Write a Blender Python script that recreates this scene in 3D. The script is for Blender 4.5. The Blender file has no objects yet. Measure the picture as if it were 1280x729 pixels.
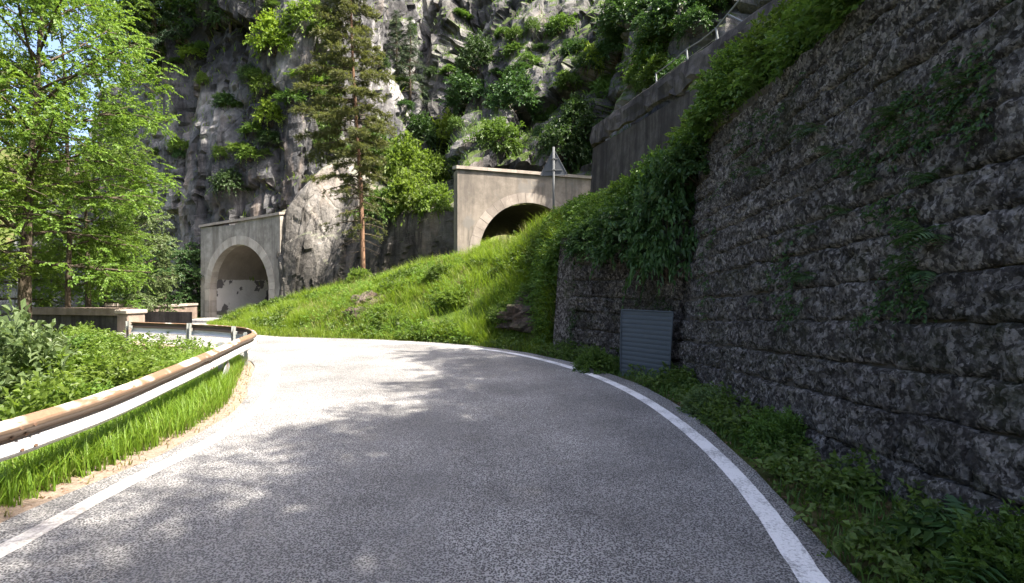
import bpy, math, random
import numpy as np
from mathutils import Vector
from mathutils.bvhtree import BVHTree

SC = bpy.context.scene
COL = SC.collection
R = math.radians
# ------------------------------------------------------------------ camera, sky, sun, exposure
CAMZ, HORIZ, F = 1.75, 355.0, 640.0            # eye height, horizon row and focal length in photograph pixels
cam = bpy.data.cameras.new('camera'); cam.sensor_width = 36; cam.lens = 18.0
cam.shift_y = -(364.5 - HORIZ) / 1280; cam.clip_start = 0.05; cam.clip_end = 3000
camo = bpy.data.objects.new('camera', cam); COL.objects.link(camo)
camo.location = (0, 0, CAMZ); camo.rotation_euler = (R(90), 0, 0); SC.camera = camo

SUN_DIR = Vector((0.93, -0.37, 0)).normalized() * math.cos(R(56)) + Vector((0, 0, math.sin(R(56))))
world = bpy.data.worlds.new('World'); SC.world = world; world.use_nodes = True
wn = world.node_tree.nodes; wl = world.node_tree.links
sky = wn.new('ShaderNodeTexSky'); sky.sky_type = 'NISHITA'; sky.sun_disc = False
sky.sun_elevation = R(56); sky.sun_rotation = math.atan2(SUN_DIR.x, SUN_DIR.y)
sky.air_density = 0.6; sky.dust_density = 4.0; sky.ozone_density = 0.6
wn['Background'].inputs['Strength'].default_value = 0.15
wl.new(sky.outputs[0], wn['Background'].inputs['Color'])
sun = bpy.data.lights.new('sun', 'SUN'); sun.energy = 4.8; sun.angle = R(0.5); sun.color = (1, 0.92, 0.79)
suno = bpy.data.objects.new('sun', sun); COL.objects.link(suno)
suno.rotation_euler = SUN_DIR.to_track_quat('Z', 'Y').to_euler(); suno.location = (20, -20, 40)
SC.view_settings.view_transform = 'Standard'; SC.view_settings.look = 'None'
SC.view_settings.gamma = 1; SC.view_settings.use_curve_mapping = False
SC.view_settings.exposure = 2.03
SC.cycles.max_bounces = 8; SC.cycles.transparent_max_bounces = 4

# ------------------------------------------------------------------ noise
def _h(ix, iy, iz, s):
    v = (ix.astype(np.int64) * 374761393 + iy.astype(np.int64) * 668265263 + iz.astype(np.int64) * 2147483647 + s * 974711) & 0xFFFFFFFF
    v = ((v ^ (v >> 13)) * 1274126177) & 0xFFFFFFFF
    v = ((v ^ (v >> 16)) * 2246822519) & 0xFFFFFFFF
    return ((v ^ (v >> 15)) & 0xFFFFFF) / float(0xFFFFFF)
def vnoise(P, s=0):
    P = np.asarray(P, float); I = np.floor(P); f = P - I; f = f * f * (3 - 2 * f); I = I.astype(np.int64)
    x, y, z = I[..., 0], I[..., 1], I[..., 2]; fx, fy, fz = f[..., 0], f[..., 1], f[..., 2]
    def L(a, b, t): return a + (b - a) * t
    c = [[[_h(x + i, y + j, z + k, s) for k in (0, 1)] for j in (0, 1)] for i in (0, 1)]
    return 2 * L(L(L(c[0][0][0], c[1][0][0], fx), L(c[0][1][0], c[1][1][0], fx), fy),
                 L(L(c[0][0][1], c[1][0][1], fx), L(c[0][1][1], c[1][1][1], fx), fy), fz) - 1
def fbm(P, octv=4, s=0, gain=.5, ridged=False):
    P = np.asarray(P, float); t = 0; a = 1; n = 0
    for o in range(octv):
        v = vnoise(P * (2.03 ** o) + 17.3 * o, s + o)
        t = t + a * ((1 - 2 * np.abs(v)) if ridged else v); n += a; a *= gain
    return t / n
def cells(P, s=0):
    """blocky noise: a random value per Worley cell, with distance to the cell border"""
    P = np.asarray(P, float); I = np.floor(P).astype(np.int64)
    best = np.full(P.shape[:-1], 9.); sec = best.copy(); val = np.zeros_like(best); tilt = np.zeros_like(best)
    for i in (-1, 0, 1):
        for j in (-1, 0, 1):
            for k in (-1, 0, 1):
                x, y, z = I[..., 0] + i, I[..., 1] + j, I[..., 2] + k
                ax, ay, az = P[..., 0] - x - _h(x, y, z, s), P[..., 1] - y - _h(x, y, z, s + 1), P[..., 2] - z - _h(x, y, z, s + 2)
                d = np.sqrt(ax ** 2 + ay ** 2 + az ** 2)
                tl = ax * (_h(x, y, z, s + 4) - .5) * 2 + ay * (_h(x, y, z, s + 5) - .5) * 2 + az * (_h(x, y, z, s + 6) - .5) * 2
                m = d < best
                sec = np.where(m, best, np.minimum(sec, d)); val = np.where(m, _h(x, y, z, s + 3), val); tilt = np.where(m, tl, tilt); best = np.where(m, d, best)
    return val * 2 - 1, sec - best, tilt
def unit(v):
    v = np.asarray(v, float); return v / np.maximum(np.linalg.norm(v, axis=-1, keepdims=True), 1e-9)

# ------------------------------------------------------------------ object helpers
def tag(o, label=None, cat=None, group=None, kind=None):
    for k, v in (('label', label), ('category', cat), ('group', group), ('kind', kind)):
        if v: o[k] = v
    return o
def link(name, me, parent=None):
    o = bpy.data.objects.new(name, me); COL.objects.link(o)
    if parent is not None: o.parent = parent
    return o
def empty(name, loc, label, cat, group=None, rz=0.0, kind='thing'):
    o = link(name, None); o.location = loc; o.rotation_euler = (0, 0, rz); o.empty_display_size = .2
    return tag(o, label, cat, group, kind)
def mesh(name, V, faces, mat, smooth=False):
    """faces: list of (n,k) integer arrays"""
    me = bpy.data.meshes.new(name); V = np.asarray(V, np.float32).reshape(-1, 3)
    faces = [np.asarray(f, np.int32) for f in (faces if isinstance(faces, list) else [faces]) if len(f)]
    me.vertices.add(len(V)); me.vertices.foreach_set('co', V.ravel())
    loops = np.concatenate([f.ravel() for f in faces]); tot = np.concatenate([np.full(len(f), f.shape[1], np.int32) for f in faces])
    me.loops.add(len(loops)); me.loops.foreach_set('vertex_index', loops)
    me.polygons.add(len(tot)); start = np.concatenate([[0], np.cumsum(tot)[:-1]]).astype(np.int32)
    me.polygons.foreach_set('loop_start', start); me.polygons.foreach_set('loop_total', tot)
    me.polygons.foreach_set('use_smooth', np.full(len(tot), bool(smooth)))
    me.update(calc_edges=True)
    if mat: me.materials.append(mat)
    return me
def obj(name, V, faces, mat, parent=None, smooth=False):
    return link(name, mesh(name, V, faces, mat, smooth), parent)
def copy_tree(o, parent=None):
    c = o.copy(); COL.objects.link(c); c.parent = parent
    for ch in list(o.children): copy_tree(ch, c)
    return c
class MB:
    """collects boxes, tubes and prisms into one mesh"""
    def __init__(s): s.V = []; s.Q = []; s.T = []; s.n = 0
    def add(s, V, quads=(), tris=()):
        V = np.asarray(V, float).reshape(-1, 3); s.V.append(V)
        if len(quads): s.Q.append(np.asarray(quads) + s.n)
        if len(tris): s.T.append(np.asarray(tris) + s.n)
        s.n += len(V); return s
    def box(s, c, size, ax=None, bev=0.0):
        c = np.asarray(c, float); hx, hy, hz = np.asarray(size, float) / 2
        ax = np.eye(3) if ax is None else np.asarray(ax, float)
        if bev <= 0:
            v = np.array([[x, y, z] for x in (-hx, hx) for y in (-hy, hy) for z in (-hz, hz)])
            return s.add(c + v @ ax, [[0, 1, 3, 2], [4, 6, 7, 5], [0, 4, 5, 1], [2, 3, 7, 6], [0, 2, 6, 4], [1, 5, 7, 3]])
        b = bev; v = []
        for z, k in ((-hz, b), (-hz + b, 0), (hz - b, 0), (hz, b)):
            X, Y = hx - k, hy - k; q = min(b, X, Y)
            v += [[X - q, -Y, z], [X, -Y + q, z], [X, Y - q, z], [X - q, Y, z], [-X + q, Y, z], [-X, Y - q, z], [-X, -Y + q, z], [-X + q, -Y, z]]
        q = []
        for r in range(3):
            for i in range(8): q.append([r * 8 + i, r * 8 + (i + 1) % 8, r * 8 + 8 + (i + 1) % 8, r * 8 + 8 + i])
        q += [[7, 6, 1, 0], [6, 5, 2, 1], [5, 4, 3, 2], [24, 25, 30, 31], [25, 26, 29, 30], [26, 27, 28, 29]]
        return s.add(c + np.array(v) @ ax, q)
    def tube(s, pts, rad, n=6, cap=True):
        pts = np.asarray(pts, float); m = len(pts); rad = np.broadcast_to(rad, (m,))
        t = unit(np.gradient(pts, axis=0)); ref = np.array([0, 0, 1.]) if abs(t[:, 2]).mean() < .8 else np.array([1., 0, 0])
        a = unit(np.cross(t, ref)); b = np.cross(t, a); th = np.arange(n) / n * 2 * np.pi
        V = pts[:, None] + rad[:, None, None] * (np.cos(th)[None, :, None] * a[:, None] + np.sin(th)[None, :, None] * b[:, None])
        i = np.arange(m - 1)[:, None] * n; j = np.arange(n)[None]; k = (j + 1) % n
        q = np.stack([i + j, i + k, i + n + k, i + n + j], -1).reshape(-1, 4)
        T = []
        Vv = V.reshape(-1, 3)
        if cap:
            Vv = np.vstack([Vv, pts[0], pts[-1]]); c0, c1 = m * n, m * n + 1
            T = [[c0, (x + 1) % n, x] for x in range(n)] + [[c1, (m - 1) * n + x, (m - 1) * n + (x + 1) % n] for x in range(n)]
        return s.add(Vv, q, T)
    def build(s, name, mat, parent=None, smooth=False):
        return link(name, s.mesh(name, mat, smooth), parent)
    def mesh(s, name, mat, smooth=False):
        f = []
        if s.Q: f.append(np.concatenate(s.Q))
        if s.T: f.append(np.concatenate(s.T))
        return mesh(name, np.concatenate(s.V), f, mat, smooth)
def grid_faces(nv, nu):
    i = np.arange(nv - 1)[:, None] * nu; j = np.arange(nu - 1)[None]
    return np.stack([i + j, i + j + 1, i + nu + j + 1, i + nu + j], -1).reshape(-1, 4)
def curve(pts, n=None, step=None, smooth=True):
    """Catmull-Rom through the points, resampled to n points or a step length"""
    P = np.asarray(pts, float)
    if smooth and len(P) > 2:
        h = np.linalg.norm(np.diff(P, axis=0), axis=1)[:, None]; sl = np.diff(P, axis=0) / h; out = []
        tg = np.vstack([sl[:1], (sl[:-1] * h[1:] + sl[1:] * h[:-1]) / (h[1:] + h[:-1]), sl[-1:]])
        for k in range(len(P) - 1):
            t = np.linspace(0, 1, 16, endpoint=False)[:, None]; q = h[k]
            out.append((2 * t ** 3 - 3 * t ** 2 + 1) * P[k] + (t ** 3 - 2 * t ** 2 + t) * q * tg[k] + (3 * t ** 2 - 2 * t ** 3) * P[k + 1] + (t ** 3 - t ** 2) * q * tg[k + 1])
        P = np.vstack(out + [P[-1:]])
    d = np.concatenate([[0], np.cumsum(np.linalg.norm(np.diff(P, axis=0), axis=1))])
    if n is None: n = max(2, int(round(d[-1] / step)) + 1)
    s = np.linspace(0, d[-1], n)
    return np.stack([np.interp(s, d, P[:, k]) for k in range(P.shape[1])], -1)
def px(u, v, d):
    """the place at depth d that the photograph shows at pixel (u, v)"""
    return np.array([(u - 640) / F * d, d, CAMZ - (v - HORIZ) / F * d])

# ------------------------------------------------------------------ materials
class NT:
    def __init__(s, name):
        s.m = bpy.data.materials.new(name); s.m.use_nodes = True; s.t = s.m.node_tree; s.n = s.t.nodes; s.l = s.t.links
        s.b = s.n['Principled BSDF']; s.out = s.n['Material Output']; s._co = {}
    def node(s, typ, ins=None, **kw):
        x = s.n.new(typ)
        for k, v in kw.items(): setattr(x, k, v)
        for k, v in (ins or {}).items():
            if isinstance(v, bpy.types.NodeSocket): s.l.new(v, x.inputs[k])
            else: x.inputs[k].default_value = v
        return x
    def co(s, which='Object'):
        if which not in s._co: s._co[which] = (s.node('ShaderNodeNewGeometry').outputs['Position'] if which == 'World' else s.node('ShaderNodeTexCoord').outputs[which])
        return s._co[which]
    def map(s, scale=(1, 1, 1), which='World', rot=(0, 0, 0)):
        return s.node('ShaderNodeMapping', {'Vector': s.co(which), 'Scale': scale, 'Rotation': rot}).outputs[0]
    def noise(s, scale, detail=4, rough=.6, vec=None, dist=0.0):
        return s.node('ShaderNodeTexNoise', {'Vector': vec if vec is not None else s.co('World'), 'Scale': scale, 'Detail': detail, 'Roughness': rough, 'Distortion': dist}).outputs['Fac']
    def vor(s, scale, vec=None, feature='F1', out='Distance', rnd=1.0):
        return s.node('ShaderNodeTexVoronoi', {'Vector': vec if vec is not None else s.co('World'), 'Scale': scale, 'Randomness': rnd}, feature=feature).outputs[out]
    def ramp(s, fac, stops, interp='LINEAR'):
        x = s.node('ShaderNodeValToRGB', {'Fac': fac}); r = x.color_ramp; r.interpolation = interp
        while len(r.elements) < len(stops): r.elements.new(.5)
        for e, (p, c) in zip(r.elements, stops):
            e.position = p; e.color = (c, c, c, 1) if isinstance(c, (int, float)) else (*c, 1)
        return x.outputs[0]
    def mix(s, fac, a, b, blend='MIX'):
        x = s.node('ShaderNodeMix', data_type='RGBA', blend_type=blend)
        for k, v in ((0, fac), (6, a), (7, b)):
            if isinstance(v, bpy.types.NodeSocket): s.l.new(v, x.inputs[k])
            elif k == 0: x.inputs[0].default_value = v
            else: x.inputs[k].default_value = (*v, 1) if len(v) == 3 else v
        return x.outputs[2]
    def math(s, op, a, b=0.0, clamp=False):
        x = s.node('ShaderNodeMath', operation=op, use_clamp=clamp)
        for k, v in ((0, a), (1, b)):
            if isinstance(v, bpy.types.NodeSocket): s.l.new(v, x.inputs[k])
            else: x.inputs[k].default_value = v
        return x.outputs[0]
    def normz(s):
        g = s.node('ShaderNodeNewGeometry'); return s.node('ShaderNodeSeparateXYZ', {0: g.outputs['Normal']}).outputs['Z']
    def bump(s, h, dist=.02, strength=1.0, prev=None):
        i = {'Height': h, 'Distance': dist, 'Strength': strength}
        if prev is not None: i['Normal'] = prev
        return s.node('ShaderNodeBump', i).outputs[0]
    def done(s, color=None, rough=.85, spec=.3, normal=None, metal=0.0):
        for k, v in (('Base Color', color), ('Roughness', rough), ('Specular IOR Level', spec), ('Normal', normal), ('Metallic', metal)):
            if v is None: continue
            if isinstance(v, bpy.types.NodeSocket): s.l.new(v, s.b.inputs[k])
            else: s.b.inputs[k].default_value = (*v, 1) if isinstance(v, tuple) else v
        return s.m

def leaf_mat(name, a, b, trans=.4, yellow=None):
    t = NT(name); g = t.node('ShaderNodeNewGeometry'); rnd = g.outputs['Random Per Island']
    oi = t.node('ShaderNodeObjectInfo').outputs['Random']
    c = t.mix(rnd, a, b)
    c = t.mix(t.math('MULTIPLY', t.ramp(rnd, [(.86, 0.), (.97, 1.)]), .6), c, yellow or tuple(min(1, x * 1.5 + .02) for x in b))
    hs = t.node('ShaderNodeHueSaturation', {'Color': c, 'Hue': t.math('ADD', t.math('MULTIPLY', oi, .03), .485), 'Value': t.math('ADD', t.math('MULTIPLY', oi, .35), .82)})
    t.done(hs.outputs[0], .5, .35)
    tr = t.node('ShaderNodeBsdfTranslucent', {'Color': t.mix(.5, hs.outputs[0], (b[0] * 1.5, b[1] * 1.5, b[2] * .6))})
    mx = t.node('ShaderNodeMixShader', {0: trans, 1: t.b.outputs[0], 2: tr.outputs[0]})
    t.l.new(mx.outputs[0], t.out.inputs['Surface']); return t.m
def bark_mat(name, a, b):
    t = NT(name); n = t.noise(6, 5, .7, t.map((1, 1, .25)))
    v = t.vor(9, t.map((1, 1, .22)), 'DISTANCE_TO_EDGE')
    c = t.mix(t.ramp(n, [(.3, 0.), (.7, 1.)]), a, b); c = t.mix(t.ramp(v, [(0., .7), (.12, 0.)]), c, tuple(x * .35 for x in a))
    return t.done(c, .9, .1, t.bump(t.math('ADD', n, v), .03, .8))
M = {}
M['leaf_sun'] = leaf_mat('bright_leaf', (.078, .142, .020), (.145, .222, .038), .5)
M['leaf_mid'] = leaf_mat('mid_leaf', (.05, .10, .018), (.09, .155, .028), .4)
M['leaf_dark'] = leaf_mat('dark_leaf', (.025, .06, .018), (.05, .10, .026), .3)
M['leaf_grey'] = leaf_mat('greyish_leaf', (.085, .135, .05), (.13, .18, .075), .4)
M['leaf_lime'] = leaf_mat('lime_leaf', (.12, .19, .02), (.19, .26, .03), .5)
M['needle'] = leaf_mat('pine_needle', (.07, .095, .034), (.135, .155, .06), .45, (.19, .15, .08))
M['needle_dark'] = leaf_mat('dark_needle', (.02, .045, .02), (.04, .075, .03), .2)
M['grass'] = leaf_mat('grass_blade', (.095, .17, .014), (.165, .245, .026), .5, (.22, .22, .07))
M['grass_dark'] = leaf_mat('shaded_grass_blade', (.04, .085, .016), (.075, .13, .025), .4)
M['straw'] = leaf_mat('seed_grass', (.17, .17, .07), (.26, .24, .11), .4)
M['bark'] = bark_mat('grey_brown_bark', (.07, .055, .042), (.13, .105, .08))
M['bark_pine'] = bark_mat('orange_pine_bark', (.15, .085, .056), (.27, .17, .115))

def rock_mat(name, dark, mid, light, moss=.5, streak=1.0, scale=1.0):
    t = NT(name)
    big = t.noise(.16 * scale, 5, .6, dist=.6); fine = t.noise(1.6 * scale, 8, .68)
    st = t.noise(1.0 * scale, 6, .65, t.map((1.1, 1.1, .13)), .4)
    cr = t.vor(.55 * scale, t.map((1, 1, .45)), 'DISTANCE_TO_EDGE')
    c = t.mix(t.ramp(fine, [(.33, 0.), (.68, 1.)]), dark, mid)
    c = t.mix(t.ramp(big, [(.49, 0.), (.60, .75)]), c, light); c = t.mix(t.ramp(big, [(.36, .75), (.46, 0.)]), c, tuple(x * .55 for x in dark)); c = t.mix(t.ramp(t.noise(.5 * scale, 4, .6, t.map((1, 1, .3))), [(.57, 0.), (.68, .45)]), c, (light[0] * .95, light[1] * .80, light[2] * .68))
    c = t.mix(t.math('MULTIPLY', t.ramp(st, [(.52, 0.), (.66, 1.)]), .75 * streak), c, tuple(x * .35 for x in dark))
    c = t.mix(t.math('MULTIPLY', t.ramp(st, [(.28, 1.), (.4, 0.)]), .6 * streak), c, light)
    c = t.mix(t.math('MULTIPLY', t.ramp(cr, [(0., .7), (.016, 0.)]), t.ramp(t.noise(.8 * scale, 4), [(.46, 0.), (.58, 1.)])), c, tuple(x * .3 for x in dark))
    nz = t.normz(); mo = t.ramp(t.math('ADD', nz, t.math('MULTIPLY', t.math('SUBTRACT', t.noise(.6, 5), .5), 1.3)), [(.42 + .25 * (1 - moss), 0.), (.62 + .25 * (1 - moss), 1.)])
    gc = t.mix(t.noise(3, 4), (.03, .055, .012), (.075, .105, .02))
    c = t.mix(t.math('MULTIPLY', mo, min(1, moss * 1.6)), c, gc)
    h = t.math('ADD', t.math('MULTIPLY', fine, .7), t.math('MULTIPLY', t.ramp(cr, [(0., 0.), (.05, 1.)]), .15))
    h = t.math('ADD', h, t.math('MULTIPLY', st, .45))
    wq = t.node('ShaderNodeVectorMath', {0: t.map((1, 1, .4)), 1: t.node('ShaderNodeVectorMath', {0: t.node('ShaderNodeTexNoise', {'Vector': t.co('World'), 'Scale': 1.3 * scale, 'Detail': 5}).outputs['Color'], 'Scale': .5}, operation='SCALE').outputs[0]}, operation='ADD').outputs[0]
    fc = t.node('ShaderNodeRGBToBW', {0: t.vor(1.5 * scale, wq, 'F1', 'Color')}).outputs[0]; h = t.math('ADD', h, t.math('MULTIPLY', fc, .8))
    c = t.mix(1.0, c, t.ramp(fc, [(0., .72), (1., 1.22)]), 'MULTIPLY')
    return t.done(c, .9, .2, t.bump(h, .22, .9, t.bump(t.noise(7 * scale, 7, .72), .08, .8)))
M['rock'] = rock_mat('limestone_cliff', (.040, .040, .044), (.105, .105, .110), (.27, .262, .260), .55)
M['rock_far'] = rock_mat('far_limestone', (.044, .043, .045), (.112, .109, .109), (.25, .24, .23), .85, .9)
M['rock_slab'] = rock_mat('wet_streaked_slab', (.055, .051, .048), (.125, .117, .108), (.235, .22, .205), .2, 1.5, 1.0)
M['rock_small'] = rock_mat('bank_rock', (.085, .066, .054), (.18, .143, .118), (.28, .23, .195), .3, .5, 6)

def masonry_mat(name, lo, mid, hi, moss=.35):
    t = NT(name); oi = t.node('ShaderNodeObjectInfo').outputs['Random']
    wn_ = t.node('ShaderNodeTexNoise', {'Vector': t.co('World'), 'Scale': 24.0, 'Detail': 5, 'Roughness': .7}).outputs['Color']
    wv = t.node('ShaderNodeVectorMath', {0: t.map((1, 1, .7)), 1: t.node('ShaderNodeVectorMath', {0: wn_, 'Scale': .055}, operation='SCALE').outputs[0]}, operation='ADD').outputs[0]
    bw = lambda sc: t.node('ShaderNodeRGBToBW', {0: t.vor(sc, wv, 'F1', 'Color')}).outputs[0]
    a, e = bw(23), bw(50); b = t.noise(2.2, 5, .6); g = t.noise(7, 8, .74)
    c = t.mix(t.ramp(g, [(.36, 0.), (.64, 1.)]), lo, mid)
    c = t.mix(t.math('MULTIPLY', t.ramp(a, [(.50, 0.), (.86, .9)]), t.ramp(b, [(.34, .35), (.58, 1.)])), c, hi)
    c = t.mix(t.ramp(a, [(.12, .8), (.46, 0.)]), c, tuple(x * .5 for x in lo))
    c = t.mix(t.math('MULTIPLY', t.ramp(e, [(.52, 0.), (.88, .8)]), t.ramp(g, [(.40, .15), (.58, 1.)])), c, tuple(min(.7, x * 1.2) for x in hi))
    c = t.mix(t.ramp(e, [(.24, .6), (.40, 0.)]), c, lo)
    c = t.mix(t.ramp(t.noise(.9, 5, .65), [(.50, 0.), (.68, .5)]), c, tuple(x * .6 for x in lo))
    c = t.mix(t.math('MULTIPLY', t.ramp(t.noise(1.5, 7, .7), [(.53, 0.), (.66, .85)]), moss), c, t.mix(g, (.028, .036, .010), (.07, .085, .022)))
    c = t.mix(1.0, c, t.ramp(oi, [(0., .80), (1., 1.14)]), 'MULTIPLY')
    h = t.math('ADD', t.math('MULTIPLY', t.vor(24, wv, 'DISTANCE_TO_EDGE'), 1.4), t.math('MULTIPLY', g, .9))
    return t.done(c, .92, .15, t.bump(h, .09, 1.0, t.bump(t.noise(40, 5, .7), .03, .9)))
M['masonry'] = masonry_mat('rough_wall_stone', (.062, .056, .053), (.165, .150, .142), (.50, .465, .445), .55)
M['masonry_low'] = masonry_mat('rubble_stone', (.055, .048, .043), (.15, .133, .122), (.42, .385, .355), .8)
t = NT('old_mortar'); n = t.noise(14, 7, .7)
M['mortar'] = t.done(t.mix(n, (.04, .035, .03), (.14, .124, .11)), .95, .1, t.bump(n, .06, 1.0))
def concrete_mat(name, a, b, stain, amount=.6, pinkpatch=None):
    t = NT(name); n = t.noise(2.2, 7, .65); f = t.noise(30, 5, .7)
    c = t.mix(t.ramp(n, [(.35, 0.), (.68, 1.)]), a, b)
    st = t.noise(1.3, 7, .65, t.map((1.5, 1.5, .13)))
    c = t.mix(t.math('MULTIPLY', t.ramp(st, [(.46, 0.), (.62, 1.)]), amount), c, stain)
    c = t.mix(t.math('MULTIPLY', t.ramp(t.noise(.5, 6, .7), [(.5, 0.), (.6, 1.)]), amount * .6), c, stain)
    c = t.mix(t.ramp(f, [(.3, .25), (.5, 0.)]), c, stain)
    if 'arch' in name: c = t.mix(1.0, c, t.ramp(t.node('ShaderNodeObjectInfo').outputs['Random'], [(0., .78), (1., 1.08)]), 'MULTIPLY')
    if pinkpatch: c = t.mix(t.ramp(t.noise(.9, 5, .6), [(.55, 0.), (.6, .8)]), c, pinkpatch)
    return t.done(c, .9, .2, t.bump(t.math('ADD', f, n), .015, .6))
M['portal'] = concrete_mat('weathered_portal_render', (.25, .228, .203), (.40, .37, .335), (.135, .12, .105), .75)
M['portal_tan'] = concrete_mat('tan_portal_render', (.19, .165, .14), (.27, .235, .20), (.095, .085, .077), .75, (.17, .16, .15))
M['voussoir'] = concrete_mat('cut_arch_stone', (.40, .36, .32), (.52, .475, .43), (.24, .21, .18), .4)
M['voussoir_pink'] = concrete_mat('pinkish_arch_stone', (.25, .215, .188), (.34, .30, .265), (.14, .12, .105), .5)
M['coping'] = concrete_mat('coping_concrete', (.30, .26, .23), (.42, .37, .32), (.16, .13, .11), .5)
M['parapet'] = concrete_mat('pinkish_parapet_stone', (.19, .145, .12), (.28, .22, .185), (.11, .085, .07), .5)
M['darkwall'] = concrete_mat('grimy_shaded_concrete', (.055, .048, .046), (.10, .089, .086), (.026, .023, .023), .85)  # grime of the tall wall; also stands in for shade on the viaduct
M['darkrim'] = concrete_mat('crumbling_rim_concrete', (.045, .039, .038), (.125, .112, .106), (.022, .02, .02), .9)
# tunnel lining: brown-grey vault above, flaking white paint on the walls below
t = NT('flaking_tunnel_lining')
z = t.node('ShaderNodeSeparateXYZ', {0: t.co('Object')}).outputs['Z']
wv = t.math('ADD', z, t.math('MULTIPLY', t.math('SUBTRACT', t.noise(1.2, 3), .5), .25))
up = t.ramp(t.math('MULTIPLY', wv, .2), [(.50, 0.), (.51, 1.)])
pw = t.mix(t.noise(1.4, 6), (.66, .63, .60), (.50, .47, .44))
pl = t.ramp(t.noise(1.15, 5, .62, t.map((1, 1, .75))), [(.56, 0.), (.575, 1.)])
pw = t.mix(pl, pw, (.13, .12, .12))
vb = t.mix(t.noise(2.0, 7, .65, t.map((1, 1, .5))), (.16, .135, .11), (.33, .29, .25))
M['lining'] = t.done(t.mix(up, pw, vb), .9, .15, t.bump(t.noise(5, 6), .05, .7))

t = NT('coarse_asphalt')
g1 = t.noise(85, 3, .65); g2 = t.vor(75, None, 'F1'); big = t.noise(.5, 6, .62); mid = t.noise(2.3, 6, .62)
c = t.ramp(t.math('ADD', t.math('MULTIPLY', g1, .65), t.math('MULTIPLY', g2, .42)), [(.37, (.033, .032, .034)), (.5, (.135, .133, .135)), (.62, (.42, .415, .41))])
c = t.mix(t.ramp(big, [(.38, .5), (.62, 0.)]), c, (.055, .054, .056))
c = t.mix(t.ramp(mid, [(.54, 0.), (.75, .35)]), c, (.20, .185, .165))
# polished wheel tracks follow the lane, drips and fine cracks
tr1 = t.noise(.7, 3, .5, t.map((1.6, .18, 1)))
c = t.mix(t.ramp(tr1, [(.5, 0.), (.66, .30)]), c, (.19, .188, .19))
wp = t.node('ShaderNodeVectorMath', {0: t.co('World'), 1: t.node('ShaderNodeVectorMath', {0: t.node('ShaderNodeTexNoise', {'Vector': t.co('World'), 'Scale': 1.8, 'Detail': 5}).outputs['Color'], 'Scale': .9}, operation='SCALE').outputs[0]}, operation='ADD').outputs[0]
ck = t.math('MULTIPLY', t.ramp(t.vor(.42, wp, 'DISTANCE_TO_EDGE'), [(0., 1.), (.010, 0.)]), t.ramp(t.noise(.35, 3), [(.54, 0.), (.6, .45)]))
c = t.mix(ck, c, (.03, .029, .028))
c = t.mix(t.math('MULTIPLY', t.ramp(t.vor(1.1, None, 'F1'), [(.03, 1.), (.11, 0.)]), t.ramp(t.noise(.8, 2), [(.55, 0.), (.6, .6)])), c, (.045, .044, .045))
M['asphalt'] = t.done(c, .88, .22, t.bump(t.math('SUBTRACT', t.math('ADD', g1, g2), ck), .016, .9))
t = NT('worn_line_paint')
w = t.noise(38, 6, .75); w2 = t.noise(2.4, 5, .6); w3 = t.vor(70, None, 'F1')
wear = t.math('ADD', t.math('MULTIPLY', w, .6), t.math('MULTIPLY', w2, .4))
c = t.mix(t.ramp(wear, [(.49, 0.), (.60, 1.)]), t.mix(w2, (.74, .74, .75), (.62, .62, .63)), (.27, .27, .275))
M['paint'] = t.done(c, .7, .3, t.bump(t.math('ADD', w, w3), .006, .8))
t = NT('worn_edge_line')
w = t.noise(30, 7, .75); w2 = t.noise(1.6, 5, .6)
wear = t.math('ADD', t.math('MULTIPLY', w, .55), t.math('MULTIPLY', w2, .45))
c = t.mix(t.ramp(wear, [(.40, 0.), (.60, 1.)]), (.66, .64, .61), (.24, .225, .21))
M['paint_worn'] = t.done(c, .75, .25, t.bump(w, .006, .8))

t = NT('forest_soil')
n = t.noise(5, 8, .7); n2 = t.noise(.4, 4)
c = t.mix(n, (.055, .036, .022), (.17, .12, .075)); c = t.mix(t.ramp(n2, [(.28, .1), (.55, .95)]), c, t.mix(n, (.03, .05, .01), (.07, .095, .02)))
M['soil'] = t.done(c, .95, .1, t.bump(n, .08, 1.0))
t = NT('reddish_verge_litter')
n = t.noise(26, 7, .75); v = t.vor(30, None, 'F1', 'Color')
c = t.mix(t.ramp(n, [(.3, 0.), (.7, 1.)]), (.13, .095, .07), (.36, .29, .235))
M['verge'] = t.done(c, .95, .1, t.bump(n, .03, 1.0))
t = NT('mossy_turf')
n = t.noise(7, 7, .7); n2 = t.noise(.9, 4)
c = t.mix(n, (.03, .058, .01), (.085, .125, .02)); c = t.mix(t.ramp(n2, [(.55, 0.), (.72, .8)]), c, (.10, .07, .045))
M['turf'] = t.done(c, .95, .1, t.bump(n, .12, 1.0))

t = NT('rusty_galvanised_beam')
uvz = t.node('ShaderNodeSeparateXYZ', {0: t.co('Object')}).outputs['Z']
n = t.noise(7, 6, .65, t.map((.35, .35, 1.5))); n2 = t.noise(1.1, 4); f = t.noise(45, 5)
rust = t.mix(n, (.15, .085, .05), (.27, .165, .105)); rust = t.mix(t.ramp(f, [(.4, 0.), (.7, .5)]), rust, (.12, .07, .045))
bare = t.mix(n, (.52, .45, .39), (.64, .60, .56))
top = t.mix(t.ramp(n2, [(.49, 0.), (.58, 1.)]), rust, t.mix(t.ramp(n, [(.40, 0.), (.52, 1.)]), rust, bare))
fade = t.ramp(t.math('ADD', uvz, t.math('MULTIPLY', n, .03)), [(.505, 0.), (.53, 1.)])
galv = t.mix(t.ramp(n, [(.3, 0.), (.75, 1.)]), (.62, .62, .64), (.50, .50, .52)); galv = t.mix(t.ramp(n2, [(.6, 0.), (.72, .4)]), galv, (.33, .24, .17))
browned = t.mix(n, (.085, .055, .038), (.17, .12, .085))
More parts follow.
